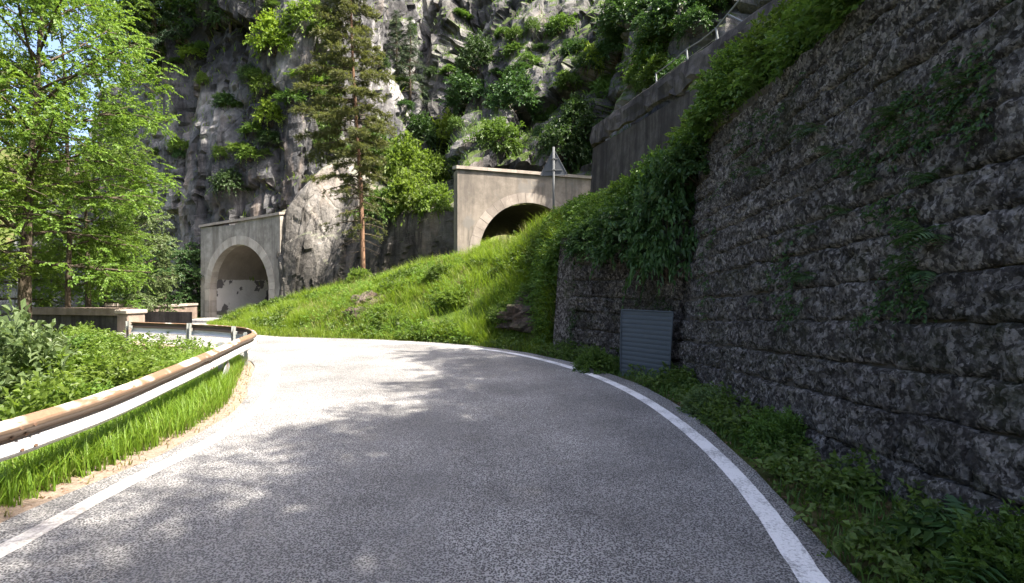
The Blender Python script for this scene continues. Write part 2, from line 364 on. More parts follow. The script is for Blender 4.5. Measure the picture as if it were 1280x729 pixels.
fade2 = t.ramp(t.math('ADD', uvz, t.math('MULTIPLY', n, .02)), [(.628, 0.), (.648, 1.)])
c = t.mix(fade, galv, t.mix(fade2, browned, top))
M['beam'] = t.done(c, .6, .4, t.bump(f, .003, .6), 0.15)
def metal_mat(name, a, b, rough=.5, metal=.4, rustc=None):
    t = NT(name); n = t.noise(9, 6, .65); f = t.noise(60, 4)
    c = t.mix(n, a, b)
    if rustc: c = t.mix(t.ramp(t.noise(4, 5), [(.55, 0.), (.68, .8)]), c, rustc)
    return t.done(c, rough, .4, t.bump(f, .002, .5), metal)
M['galv'] = metal_mat('dull_galvanised_steel', (.20, .215, .205), (.31, .325, .315), .6, .35, (.20, .12, .07))
M['sheet'] = metal_mat('blue_grey_sheet_metal', (.036, .047, .058), (.056, .07, .083), .7, .05)
M['signback'] = metal_mat('grey_sign_back', (.055, .062, .072), (.085, .092, .104), .7, .0)
M['pole'] = metal_mat('grey_steel_pole', (.07, .075, .08), (.11, .116, .122), .85, .0)
M['fence'] = metal_mat('pale_fence_steel', (.12, .13, .135), (.18, .19, .195), .5, .3)
M['bolt'] = metal_mat('rusty_bolt', (.10, .06, .04), (.2, .12, .08), .7, .2)

# ------------------------------------------------------------------ the road and the ground
def sstep(a, b, x): t_ = np.clip((x - a) / (b - a), 0, 1); return t_ * t_ * (3 - 2 * t_)
def road_z(y): return -.5 * sstep(20, 33, np.asarray(y, float))
R_EDGE = [(2.0, -60), (2.0, -30), (2.0, -8), (2.0, 1), (2.04, 3), (2.26, 4.6), (2.38, 6.2), (2.3, 8.3), (1.95, 9.9), (1.2, 11.7), (.1, 13.4), (-1.6, 14.9),
          (-3.9, 16), (-8.1, 17.2), (-11.3, 19.6), (-13.8, 23.2), (-15.4, 27.3), (-15.9, 30), (-15.6, 32.6), (-14.2, 35.5), (-12.2, 39.4)]
L_EDGE = [(-3.75, -60), (-3.75, -30), (-3.75, -8), (-3.75, 1), (-3.75, 3.7), (-3.62, 5.5), (-3.85, 7.2), (-4.62, 9), (-5.55, 11), (-6.9, 12.8),
          (-9, 14.3), (-11.5, 15.8), (-14, 18), (-16.8, 21.5), (-19, 25.6), (-20.4, 29.5), (-20.7, 32.4), (-20.1, 34.9), (-18.8, 37.9), (-16.8, 41.8)]
def rows_pair(a, b, n): return curve(a, n), curve(b, n)
NR = 260
Rr, Lr = rows_pair(R_EDGE, L_EDGE, NR)
def ribbon(name, A, B, across, z, mat, rough=0.0, label=None):
    w = np.linspace(0, 1, across)[None, :, None]
    P = A[:, None] * (1 - w) + B[:, None] * w
    Z = road_z(P[..., 1]) + z
    V = np.concatenate([P, Z[..., None]], -1)
    if rough: V[:, 0, :2] += rough * fbm(np.concatenate([A, A[:, :1] * 0], 1) * 1.7, 4, 5)[:, None]; V[:, -1, :2] += rough * fbm(np.concatenate([B, B[:, :1] * 0], 1) * 1.7, 4, 9)[:, None]
    o = obj(name, V.reshape(-1, 3), grid_faces(len(A), across)[:, ::-1], mat); return tag(o, kind='structure')
ribbon('road', Lr, Rr, 10, 0.0, M['asphalt'], .05)
def line_strip(name, pts, w0, z, mat, step=.06):
    c = curve([p[:2] for p in pts], step=step); tn = unit(np.gradient(c, axis=0)); nn = np.stack([tn[:, 1], -tn[:, 0]], 1)
    wob = 1 + .09 * fbm(np.concatenate([c * 11, c[:, :1] * 0], 1), 4, 2)[:, None]
    return ribbon(name, c - nn * w0 / 2 * wob, c + nn * w0 / 2 * wob, 3, z, mat)
line_strip('edge_line_marking', [(1.74, -40), (1.74, 0), (1.77, 2.99), (1.90, 3.67), (2.03, 4.57), (2.10, 6.22), (1.92, 8.3), (1.52, 9.9), (.86, 11.5), (-.25, 13.2), (-1.85, 14.55), (-3.6, 15.45)], .17, .004, M['paint'])
line_strip('edge_line_marking', [(-3.34, -40), (-3.34, 3.3), (-3.38, 4.5), (-3.36, 5.74), (-3.65, 7.4), (-4.25, 9.1), (-5.1, 11), (-6.4, 12.8), (-8.4, 14.3), (-10.8, 15.6), (-13, 18)], .17, .004, M['paint_worn'])

def polydist(P, E):
    """signed distance of points to a polyline, positive on its left side"""
    E = np.asarray(E); out = np.full(len(P), 1e9); sg = np.ones(len(P))
    A = E[:-1]; D = E[1:] - A; L2 = (D ** 2).sum(1)
    for k in range(0, len(P), 4000):
        p = P[k:k + 4000][:, None] - A[None]; t_ = np.clip((p * D).sum(-1) / L2, 0, 1); q = p - t_[..., None] * D
        d = np.sqrt((q ** 2).sum(-1)); j = d.argmin(1); r = np.arange(len(d))
        out[k:k + 4000] = d[r, j]; sg[k:k + 4000] = np.sign(D[j, 0] * p[r, j, 1] - D[j, 1] * p[r, j, 0])
    return out * sg
Ld, Rd = curve(L_EDGE, 200), curve(R_EDGE, 200)
def ground_z(x, y):
    P = np.stack([np.ravel(x), np.ravel(y)], 1).astype(float); dl = polydist(P, Ld); dr = -polydist(P, Rd)
    z = road_z(P[:, 1]) - .035
    n = fbm(np.concatenate([P * .5, P[:, :1] * 0], 1), 4, 3)
    left = np.clip(dl - 1.05, 0, None)
    drop = -np.minimum(left * .42 + np.clip(left - 3, 0, None) * .2, 9 + left * .02) + np.minimum(left, 1) * .3 * n
    z = z + np.where(dl > 0, drop, 0)
    rr = np.hypot(P[:, 0], P[:, 1] - 10)
    z = z + np.where(dl > 0, 75 * sstep(90, 330, rr) + 8 * n * sstep(60, 140, rr), 0)
    z = z + np.where(dr > .15, np.minimum(.10, (dr - .15) * .2) + .03 * n, 0)
    z = z + np.where((P[:, 0] > 0), 60 * sstep(60, 260, P[:, 0]), 0) - .02 * ((dl < 0) & (dr < 0))
    return z.reshape(np.shape(x))
gx = np.concatenate([-np.geomspace(420, 26, 34), np.arange(-25.5, 8, .4), np.geomspace(8.2, 420, 34)])
gy = np.concatenate([-np.geomspace(420, 8.5, 30), np.arange(-8, 40, .4), np.geomspace(40.4, 420, 34)])
X, Y = np.meshgrid(gx, gy)
G = np.stack([X, Y, ground_z(X, Y)], -1)
tag(obj('ground', G.reshape(-1, 3), grid_faces(len(gy), len(gx)), M['soil'], smooth=True), kind='structure')
# the litter-covered verge along the guardrail and the damp gutter below the big wall
def verge(name, E, off0, off1, y0, y1, z, mat, up):
    E = E[(E[:, 1] > y0) & (E[:, 1] < y1)]; tn = unit(np.gradient(E, axis=0)); nn = np.stack([-tn[:, 1], tn[:, 0]], 1)
    off = np.linspace(off0, off1, 6)
    P = E[:, None] + nn[:, None] * off[None, :, None]; k = np.linspace(0, 1, 6)
    V = np.concatenate([P, (road_z(P[..., 1]) + z + up * k[None] + .012 * fbm(np.concatenate([P * 3, P[..., :1] * 0], -1), 3, 4))[..., None]], -1)
    return tag(obj(name, V.reshape(-1, 3), grid_faces(len(E), 6), mat, smooth=True), kind='structure')
Lf = curve(L_EDGE, 700); Rf = curve(R_EDGE, 700)
verge('verge', Lf, .0, .42, -20, 16, -.012, M['verge'], -.01)

# ------------------------------------------------------------------ displaced sheets: banks and cliffs
SURF = []                                        # (V, F) of everything plants can stand on
def sheet(name, rows, nu, nv, disp, mat, keep=None, smooth=False, wts=None):
    g = [curve(r_, nu, smooth=False) for r_ in rows]; G_ = np.stack(g)
    k = np.linspace(0, 1, len(rows)) if wts is None else np.asarray(wts, float)
    v = np.linspace(0, 1, nv); idx = np.clip(np.searchsorted(k, v, 'right') - 1, 0, len(rows) - 2)
    f = ((v - k[idx]) / (k[idx + 1] - k[idx]))[:, None, None]
    P = G_[idx] * (1 - f) + G_[idx + 1] * f
    for _ in range(3): P[1:-1] = .25 * P[:-2] + .5 * P[1:-1] + .25 * P[2:]; P[:, 1:-1] = .25 * P[:, :-2] + .5 * P[:, 1:-1] + .25 * P[:, 2:]
    N = unit(np.cross(np.gradient(P, axis=1), np.gradient(P, axis=0)))
    P = P + disp(P, N)
    Fc = grid_faces(nv, nu)
    if keep is not None:
        C = P.reshape(-1, 3)[Fc].mean(1); Fc = Fc[keep(C)]
    V = P.reshape(-1, 3); SURF.append((V, Fc))
    o = obj(name, V, Fc, mat, smooth=smooth); tag(o, kind='structure'); return o, P
def rock_disp(big, med, small, seed):
    def f(P, N):
        q = P * np.array([1, 1, .3]); w = q + .7 * np.stack([fbm(P * .3, 4, seed + 20), fbm(P * .3, 4, seed + 30), fbm(P * .3, 4, seed + 40)], -1)
        a, e, ta = cells(w * .15, seed); b, e2, tb = cells(w * .42, seed + 5); c, e3, tc = cells(w * 1.3, seed + 9)
        d = big * (.55 * a + 1.5 * ta + .6 * fbm(P * .07, 3, seed + 1)) + med * (.6 * b + 1.5 * tb) + small * (.5 * c + 1.6 * tc + .5 * fbm(P * 1.6, 3, seed + 2, ridged=True))
        d = d - big * .55 * np.exp(-e * 14) - med * .5 * np.exp(-e2 * 18)
        out = N * d[..., None]; out[..., 2] *= .4; return out
    return f
def turf_disp(P, N):
    return N * (.30 * fbm(P * .55, 4, 61) + .14 * fbm(P * 1.9, 3, 62, ridged=True))[..., None]

# tunnels: place, turn, half width, springing height, ring width
TUN = [dict(o=np.array([-18.0, 33.7, -.5]), rz=R(-26.6), half=2.95, spr=1.9, ring=.56),
       dict(o=np.array([1.0, 28.8, 1.4]), rz=R(19), half=2.95, spr=1.96, ring=.56)]
def in_tunnel(C, T, pad):
    d = C - T['o']; c, s = math.cos(T['rz']), math.sin(T['rz'])
    lx = d[:, 0] * c + d[:, 1] * s; ly = -d[:, 0] * s + d[:, 1] * c
    bx = np.where(ly > 3, (ly - 3) ** 2 * .02, 0) * T.get('bend', 1)
    h = T['spr'] + T['half'] + pad
    return (np.abs(lx - bx) < T['half'] + pad) & (d[:, 2] < h) & (ly > -.6) & (ly < 22)
def keep_out(C):
    return ~(in_tunnel(C, TUN[0], .45) | in_tunnel(C, TUN[1], .45))

# hillside above the right-hand walls and the sunny bank in the bend: road or wall edge, crest, terrace behind
bot = [(3.55, -18, 4.55), (3.5, 0, 4.5), (3.47, 5, 4.42), (3.46, 8.2, 4.4), (3.44, 9.3, 4.2), (3.25, 10.1, 3.0), (2.5, 11.6, 2.9), (1.62, 13.1, 2.85), (1.28, 13.42, 1.9), (.85, 13.5, -.12), (-1.7, 15.3, -.05), (-4, 16.4, -.05),
       (-8.1, 17.6, -.05), (-11, 20.0, -.1), (-13.3, 23.5, -.2), (-15.0, 27.4, -.4), (-15.4, 30, -.5)]
cre = [(10, -18, 9.5), (7.5, 0, 8.2), (6.4, 6, 7.2), (4.8, 9, 5.75), (4.5, 10.6, 5.05), (4.3, 12.2, 4.75), (3.55, 14.3, 4.4), (2.9, 15.8, 4.3), (2.0, 17.2, 4.15), (1.2, 18.4, 3.95), (-.2, 20, 3.45), (-1.6, 21.4, 3.0),
       (-4.6, 24.0, 2.3), (-8, 25.9, 1.65), (-11.2, 27.3, .75), (-13.4, 28.8, .05), (-14.6, 30.4, -.4)]
bak = [(13, -18, 10), (10.5, 0, 7.8), (9.9, 5, 7), (9.2, 9, 6), (8.4, 11, 5.5), (7.6, 13.6, 5), (6.8, 17, 4.4), (6.1, 20, 3.8), (5.4, 23, 3.1), (4.8, 26, 2.3), (3.2, 28.0, 1.5), (-.5, 27.6, 1.4),
       (-3.6, 28.4, 1.7), (-7, 29.9, 1.4), (-10.5, 31.2, .6), (-13.6, 32.2, -.2), (-14.9, 32.6, -.5)]
def resamp(a, n_):                                # keep the stations of the three curves matched
    a = np.asarray(a, float); k = np.arange(len(a)); s_ = np.linspace(0, len(a) - 1, n_); return np.stack([np.interp(s_, k, a[:, j]) for j in range(3)], -1)
NU = 190
_c = curve
def curve(pts, n=None, step=None, smooth=True):   # rows that already hold n points stay as they are
    return np.asarray(pts, float) if (n is not None and len(pts) == n) else _c(pts, n, step, smooth)
mid1 = resamp(bot, 17) * .45 + resamp(cre, 17) * .55 + np.array([-.0, -.0, .22])
bank_o, BANK = sheet('hillside', [resamp(bot, NU), resamp(mid1, NU), resamp(cre, NU), resamp(bak, NU)], NU, 60, turf_disp, M['turf'], smooth=True, wts=[0, .32, .62, 1.])
# high cliff behind the first tunnel
lc_b = [(-95, 92, -6), (-62, 64, -6), (-43, 49, -4), (-31, 41.5, -2.5), (-24.5, 38.3, -1.5), (-19.5, 36.6, -1.2), (-15.2, 34.8, -.8), (-12.6, 36.5, 3), (-10.8, 41, 7), (-9, 48, 7), (-7.5, 56, 7)]
lc_m = [(-97, 96, 4), (-63, 66, 7), (-44, 51, 9), (-32, 42.5, 9), (-25, 39.3, 9.5), (-19.8, 37.8, 10), (-15.4, 36.8, 11), (-13, 38.5, 12), (-11.4, 43, 14), (-9.6, 50, 16), (-8, 58, 18)]
lc_t = [(-102, 106, 9), (-68, 74, 13), (-47, 56, 17.5), (-33.5, 45, 19.5), (-26, 41, 25), (-20, 40, 31), (-15.6, 39.5, 37), (-13.8, 42, 40), (-12.6, 47, 42), (-11, 55, 46), (-9, 64, 50)]
lc_k = [(-110, 130, 12), (-74, 96, 17), (-52, 75, 24), (-38, 62, 27), (-30, 58, 32), (-24, 57, 38), (-20, 58, 44), (-18, 60, 46), (-17, 64, 48), (-15, 70, 50), (-13, 76, 54)]
_, CLIFF = sheet('cliff', [resamp(x, 230) for x in (lc_b, lc_m, lc_t, lc_k)], 230, 150, rock_disp(1.15, .48, .26, 11), M['rock'], keep_out, wts=[0, .3, .82, 1])
# low rock between the two tunnels: a leaning wet slab, then an overhung step with a green ledge on top
rs_b = [(-14.75, 32.4, -1), (-14.3, 31.45, -.8), (-13.2, 31.2, 0), (-11.4, 30.9, .4), (-9.6, 30.2, .9), (-6.2, 29.2, 1.4), (-2.7, 27.9, 1.6)]
rs_m = [(-14.75, 32.5, 4), (-14.25, 31.6, 3.6), (-13.0, 31.5, 4.2), (-11.2, 31.9, 4.5), (-9.5, 30.9, 3.6), (-6.1, 29.5, 3.8), (-2.7, 28.2, 3.9)]
rs_t = [(-14.7, 32.7, 6.0), (-14.1, 31.9, 6.5), (-12.6, 32.6, 8.8), (-11.0, 33.9, 10.2), (-9.4, 32.4, 7.2), (-6.1, 29.9, 5.9), (-2.8, 28.4, 5.8)]
rs_k = [(-15.0, 38, 9.0), (-14.0, 38.5, 10.5), (-12.4, 39.5, 12), (-10.5, 41, 12.5), (-8, 40, 10.6), (-5, 38, 9.6), (-2.2, 36, 9.4)]
sheet('rock_step', [resamp(x, 120) for x in (rs_b, rs_m, rs_t, rs_k)], 120, 70, rock_disp(.16, .15, .09, 31), M['rock_slab'], keep_out, wts=[0, .35, .7, 1])
# the great cliff and the steep mountainside above the second tunnel and the dark wall
fc_b = [(-10, 46, 8), (-6.5, 43, 9.0), (-3.4, 34, 8.6), (-2.9, 29.2, 7.9), (1.2, 30.2, 7.9), (4.4, 29.6, 8.2), (4.9, 27.0, 9.3), (6.1, 21.5, 9.2), (7.6, 15.2, 9.0), (9.8, 7, 8.7), (13.5, -18, 8.6)]
fc_m = [(-12, 56, 19), (-8, 52, 17), (-4, 45, 15.5), (-2, 41, 15.5), (2, 39.5, 16), (5.2, 37, 17), (8, 32, 18), (10.5, 25, 17.5), (12, 17.5, 16), (14, 8, 15.5), (18, -18, 15)]
fc_t = [(-14, 60, 44), (-9, 60, 44), (-3, 58, 42), (1, 54, 40), (6, 51, 38), (11, 47, 36), (16, 42, 36), (21, 34, 36), (24, 24, 34), (27, 10, 33), (32, -18, 32)]
fc_k = [(-16, 72, 66), (-9, 74, 66), (-2, 74, 64), (6, 70, 60), (14, 66, 58), (20, 60, 56), (28, 54, 56), (36, 44, 54), (42, 30, 52), (46, 12, 50), (52, -18, 48)]
_, FARC = sheet('far_cliff', [resamp(x, 190) for x in (fc_b, fc_m, fc_t, fc_k)], 190, 170, rock_disp(1.7, .65, .24, 51), M['rock_far'], keep_out, wts=[0, .26, .8, 1])
GF = grid_faces(len(gy), len(gx)); SURF.append((G.reshape(-1, 3), GF))
vs, fs, nb = [], [], 0
for V_, F_ in SURF: vs.append(V_); fs.append(F_ + nb); nb += len(V_)
BVH = BVHTree.FromPolygons(np.concatenate(vs).tolist(), np.concatenate(fs).tolist())
def down(x, y, z=60.):
    h = BVH.ray_cast(Vector((x, y, z)), Vector((0, 0, -1))); return h[0].z if h[0] is not None else 0.0
def seen(u, v, dmin=0):
    """the first bit of ground or rock on the line of sight through photograph pixel (u, v)"""
    d = Vector(px(u, v, 1) - np.array([0, 0, CAMZ])).normalized(); o = Vector((0, 0, CAMZ)) + d * dmin
    h = BVH.ray_cast(o, d); return (np.array(h[0]), np.array(h[1])) if h[0] is not None else (px(u, v, 40), np.array([0, -1., 0]))

# ------------------------------------------------------------------ tunnel portals
def portal(T, name, label, xl, xr, topl, topr, wall, vous, cop_h, n_v, lining_mat, bend, depth=18, coping_cut=None):
    root = empty(name, T['o'], label, 'tunnel portal', rz=T['rz'])
    h, s_, rg = T['half'], T['spr'], T['ring']; ro = h + rg
    ang = np.linspace(np.pi, 0, 33)
    hole = np.vstack([[[-ro, -.6], [-ro, s_ * .5]], np.stack([ro * np.cos(ang), s_ + ro * np.sin(ang)], 1), [[ro, s_ * .5], [ro, -.6]]])
    def top_at(x): return topl + (topr - topl) * (x + xl) / (xl + xr)
    outer = []
    for p in hole:
        if p[1] < s_ + .01: outer.append([-xl if p[0] < 0 else xr, p[1]]); continue
        d = np.array([p[0], p[1] - s_]); k = 1e9
        if d[0] < -1e-6: k = min(k, -xl / d[0])
        if d[0] > 1e-6: k = min(k, xr / d[0])
        for _ in range(4):
            if d[1] > 1e-6:
                kk = (top_at(min(max(k * d[0], -xl), xr)) - s_) / d[1]
                if kk < k: k = kk
        outer.append([k * d[0], s_ + k * d[1]])
    outer = np.array(outer)
    # put two of the rays exactly on the corners
    for cx in (-xl, xr):
        j = np.argmin(np.hypot(outer[:, 0] - cx, outer[:, 1] - top_at(cx))); outer[j] = [cx, top_at(cx)]
    m = MB(); K = len(hole); nr = 5; th = .9
    lay = [np.stack([(hole * (1 - k) + outer * k)[:, 0], np.zeros(K), (hole * (1 - k) + outer * k)[:, 1]], 1) for k in np.linspace(0, 1, nr)]
    bk = lay[-1].copy(); bk[:, 1] = th; ib = lay[0].copy(); ib[:, 1] = th
    A = np.stack([ib] + lay + [bk]); A[2:-2, :, 1] += .012 * fbm(A[2:-2] * 2, 3, 7)
    m.add(A.reshape(-1, 3), grid_faces(len(A), K)[:, ::-1]); m.build('wall', wall, root)
    # coping slabs, end to end along the sloping top
    xs = np.linspace(-xl - .08, xr + .08, 6)
    for a, b in zip(xs[:-1], xs[1:]):
        if coping_cut is not None and a > coping_cut: continue
        za, zb = top_at(a), top_at(b); c = MB(); e = .006
        v = [[x, y, z] for x, z in ((a + e, za + .004), (b - e, zb + .004)) for y in (-.11, th + .05) for z in (z, z + cop_h)]
        v = np.array(v); v[:, 2] += .012 * np.sin(v[:, 0] * 7)
        c.add(v, [[0, 1, 3, 2], [4, 6, 7, 5], [0, 4, 5, 1], [2, 3, 7, 6], [0, 2, 6, 4], [1, 5, 7, 3]]); c.build('coping_slab', M['coping'], root)
    # arch stones: one object each
    an = np.linspace(np.pi, 0, n_v + 1); rnd = random.Random(5)
    for a, b in zip(an[:-1], an[1:]):
        g = .006 / ro; c = MB(); aa = np.linspace(a - g, b + g, 3); pr = -.022 - rnd.random() * .01; dr = rnd.uniform(-.01, .015)
        V = []
        for q in aa:
            for r_ in (h, ro + dr):
                for y in (pr, .5): V.append([r_ * math.cos(q), y, s_ + r_ * math.sin(q)])
        Q = []
        for k in (0, 4): Q += [[k, k + 4, k + 6, k + 2], [k + 2, k + 6, k + 7, k + 3], [k, k + 1, k + 5, k + 4], [k + 1, k + 3, k + 7, k + 5]]
        Q += [[0, 2, 3, 1], [8, 9, 11, 10]]
        c.add(V, Q); c.build('voussoir', vous, root)
    for sd in (-1, 1):
        zc = -.6
        for k, hh in enumerate((.9, .8, .79)):
            c = MB().box((sd * (h + rg / 2), .24, zc + hh / 2), (rg - .012, .58, hh - .012), bev=.015); c.build('jamb_stone', vous, root); zc += hh
    # barrel lining, bending away inside the rock
    ys = np.linspace(.45, depth, 26); prof = np.vstack([[[-h + .01, -.6], [-h + .01, s_ * .5]], np.stack([(h - .01) * np.cos(ang), s_ + (h - .01) * np.sin(ang)], 1), [[h - .01, s_ * .5], [h - .01, -.6]]])
    L_ = []
    for y in ys:
        bx = .02 * max(0, y - 3) ** 2 * bend; p = np.stack([prof[:, 0] + bx, np.full(len(prof), y), prof[:, 1]], 1); L_.append(p)
    A = np.stack(L_); A += .03 * fbm(A * 1.5, 3, 3)[..., None]
    A[:, :, 1] = np.maximum(A[:, :, 1], .44)
    m = MB().add(A.reshape(-1, 3), grid_faces(len(ys), len(prof))); n0 = len(prof)
    m.build('lining', lining_mat, root, smooth=True)
    return root
TUN[0]['bend'] = 1; TUN[1]['bend'] = 1
tp = portal(TUN[0], 'tunnel_portal', 'pale grey lower tunnel portal with flaking white paint inside its arch', 4.0, 3.95, 6.15, 6.55, M['portal'], M['voussoir'], .16, 23, M['lining'], 1)
t = NT('dark_tunnel_lining'); n = t.noise(2, 6)
M['lining_dark'] = t.done(t.mix(n, (.06, .052, .046), (.15, .13, .115)), .95, .1, t.bump(n, .05, .7))  # darker tone than the lower tunnel lining
tp2 = portal(TUN[1], 'tunnel_portal', 'tan upper tunnel portal half hidden behind the grassy crest', 4.15, 4.3, 6.5, 6.5, M['portal_tan'], M['voussoir_pink'], .17, 21, M['lining_dark'], 1)

# ------------------------------------------------------------------ stone walls
def stone_front(P0, P1, z0, z1, out, bat, seed, rough, nx, nz, deep=.16):
    """one wall stone: rough hewn front between two points of the wall foot line, from z0 to z1, leaning back by bat per metre"""
    u = np.linspace(0, 1, nx); w = np.linspace(0, 1, nz); U, W = np.meshgrid(u, w)
    B = P0[None, None] * (1 - U[..., None]) + P1[None, None] * U[..., None]
    z = z0 + (z1 - z0) * W
    V = np.concatenate([B - out[None, None] * (bat * z)[..., None], z[..., None]], -1)
    o3 = np.array([out[0], out[1], bat])
    edge = np.minimum(np.minimum(U, 1 - U) * (nx - 1), np.minimum(W, 1 - W) * (nz - 1))
    rs = np.random.default_rng(seed)
    ctr = V.mean((0, 1)); proud = rs.uniform(-.02, .03)
    d = proud + rough * (.6 * fbm(V * 3.1 + seed * .37, 3, 3) + 1.0 * fbm(V * 8.5, 4, 8, ridged=True) + .8 * fbm(V * 19, 2, 12)) + .03 * np.clip(np.minimum(W, 1 - W) * (nz - 1), 0, 1) + .010 * np.clip(edge, 0, 1) - .035
    d = d + bat * .3 * (V[..., 2] - ctr[2])                    # each course leans less than the wall: narrow ledges
    # corners rounded and joints uneven
    V = V + o3 * d[..., None]
    V += (edge < .5)[..., None] * .018 * np.stack([vnoise(V * 6, 1), vnoise(V * 6, 2), vnoise(V * 6, 3)], -1)
    n = nx * nz
    ring = [(0, i) for i in range(nx)] + [(j, nx - 1) for j in range(1, nz)] + [(nz - 1, i) for i in range(nx - 2, -1, -1)] + [(j, 0) for j in range(nz - 2, 0, -1)]
    ri = np.array([a * nx + b for a, b in ring]); Bk = V.reshape(-1, 3)[ri] - o3 * deep
    k = len(ri); i = np.arange(k); j = (i + 1) % k
    sides = np.stack([ri[j], ri[i], n + i, n + j], 1)
    return np.vstack([V.reshape(-1, 3), Bk]), np.concatenate([grid_faces(nz, nx), sides])
def masonry(root, E, s0, s1, y_full, heights, topf, bat, mean, mat, seed, rough, flip=1, tilt=0.0):
    """courses of stones along the foot line E (dense xy polyline). Stones beyond y_full go into one joined part."""
    rs = np.random.default_rng(seed); d = np.concatenate([[0], np.cumsum(np.linalg.norm(np.diff(E, axis=0), axis=1))])
    def at(s_): return np.array([np.interp(s_, d, E[:, 0]), np.interp(s_, d, E[:, 1])])
    z = -.15 - 4.4 * tilt; rest = MB(); k = 0
    for hgt in heights:
        s_ = s0 - rs.uniform(0, mean)
        while s_ < s1 - .02:
            w = mean * rs.uniform(.62, 1.5); e = min(s_ + w, s1)
            if s1 - e < .25: e = s1
            a, b = at(max(s_, s0)), at(e)
            if e > s0 + .05 and z + tilt * (5 - .5 * (a[1] + b[1])) < topf(.5 * (s_ + e)):
                tn = unit(b - a); out = np.array([-tn[1], tn[0]]) * flip
                g = .005; zj = rs.uniform(-.012, .012); zt = tilt * (5 - .5 * (a[1] + b[1]))
                ln = np.linalg.norm(b - a); nx = max(8, int(ln / .042)); nz = 10
                P0, P1 = (a + tn * g, b - tn * g) if flip < 0 else (b - tn * g, a + tn * g)
                V, Fq = stone_front(P0, P1, z + g + zj, z + hgt - g + zj, out, bat, seed * 1000 + k, rough, nx, nz)
                V[:, 2] += tilt * (5 - np.clip(V[:, 1], -8, 20))
                k += 1
                if (a[1] + b[1]) / 2 > y_full: obj('stone', V, Fq, mat, root, smooth=True)
                else: rest.add(V, Fq)
            s_ = e
        z += hgt
    if rest.n: tag(rest.build('stone', mat, root, smooth=True), kind='stuff')
    return k
def backing(root, E, z1, bat, flip, inset, mat, nz=8):
    tn = unit(np.gradient(E, axis=0)); out = np.stack([-tn[:, 1], tn[:, 0]], 1) * flip
    zs = np.linspace(-.3, 1, nz)
    V = np.stack([np.concatenate([E - out * (inset + bat * np.maximum(zz, -.1))[:, None] if np.ndim(zz) else E - out * (inset + bat * zz), np.broadcast_to(zz, (len(E),))[:, None]], 1) for zz in [(-.3 + (z1 + .3) * q) for q in np.linspace(0, 1, nz)]])
    V = V + .03 * fbm(V * 4, 3, 2)[..., None] * np.array([1, 1, 0])
    obj('backing', V.reshape(-1, 3), grid_faces(nz, len(E)), mat, root)
# the big battered wall: foot line runs towards the camera so that its left side is the road side
BIGW = _c([(2.98, -16), (2.98, -4), (2.97, 0), (2.95, 4), (2.98, 7), (3.0, 9.38)], 160)
big = empty('retaining_wall', (0, 0, 0), 'tall dark battered wall of rough stone courses with ferns in its joints', 'retaining wall')
hs = [.40, .36, .38, .34, .37, .35, .38, .33, .36, .34, .37, .33, .35, .33, .36, .34]
dl_ = 25.4
masonry(big, BIGW, 0, dl_, 1.6, hs, lambda s_: 4.3, .11, .62, M['masonry'], 3, .055, tilt=.07)
backing(big, BIGW, 4.5, .11, 1, .045, M['mortar'])
# the lower wall in the recess behind the sheet-metal screen
LOWW = _c([(3.15, 9.55), (2.9, 10.2), (2.4, 11.2), (1.85, 12.2), (1.42, 12.85)], 80)
low = empty('rubble_wall', (2.2, 11.4, 0), 'lower mossy rubble wall with a plain end pier under the overhanging bush', 'retaining wall')
low.location = (0, 0, 0)
masonry(low, LOWW, 0, 3.73, -5, [.44, .37, .42, .36, .4, .38, .37, .4], lambda s_: 2.9, .08, .66, M['masonry_low'], 5, .11)
backing(low, LOWW, 2.95, .08, 1, .05, M['mortar'])
pz = np.linspace(-.2, 2.95, 22); pu = np.linspace(0, 1, 12)
PA, PB, PC = np.array([1.44, 12.82]), np.array([1.04, 13.22]), np.array([1.25, 13.75])
foot = np.vstack([PA + (PB - PA) * k for k in np.linspace(0, 1, 9)] + [PB + (PC - PB) * k for k in np.linspace(.12, 1, 7)])
ctr = np.array([1.6, 13.5])
V = np.stack([np.concatenate([foot + (ctr - foot) * .05 * z_ + np.array([.045, .045]) * z_, np.full((len(foot), 1), z_)], 1) for z_ in pz])
V += .05 * fbm(V * 2.6, 4, 9)[..., None] * np.array([-.7, -.7, 0])
tfan = [[21 * len(foot) + i, 21 * len(foot) + i + 1, 22 * len(foot)] for i in range(len(foot) - 1)]
obj('pier', np.vstack([V.reshape(-1, 3), [[1.7, 13.6, 2.97]]]), [grid_faces(22, len(foot))[:, ::-1], np.array(tfan)], M['masonry_low'], low, smooth=True)

# ------------------------------------------------------------------ tall dark concrete wall under the mountainside
dw = empty('concrete_wall', (0, 0, 0), 'tall grimy dark concrete wall rising behind the leafy bank', 'retaining wall')
DWL = _c([(4.02, 27.0), (5.2, 21.9), (6.95, 14.0), (8.6, 8), (10.2, 2), (13, -18)], 130)
tn = unit(np.gradient(DWL, axis=0)); on = np.stack([tn[:, 1], -tn[:, 0]], 1)
dtop = np.interp(DWL[:, 1], [-18, 14, 27], [9.2, 9.55, 10.05])
rows = []
for q in np.linspace(0, 1, 46):
    z_ = 1.0 + (dtop - 1.15 - 1.0) * q; p = np.concatenate([DWL - on * (.05 * (z_ - 4))[:, None], z_[:, None]], 1)
    rows.append(p)
A = np.stack(rows)
A += np.concatenate([on, on[:, :1] * 0], 1)[None] * (.07 * fbm(A * np.array([.8, .8, .5]), 5, 14) + .05 * fbm(A * 4, 3, 15))[..., None]
endw = np.concatenate([A[:, :1] + np.array([.9, .35, 0]), A], 1)
obj('wall_face', endw.reshape(-1, 3), grid_faces(46, endw.shape[1])[:, ::-1], M['darkwall'], dw, smooth=True)
rows = []
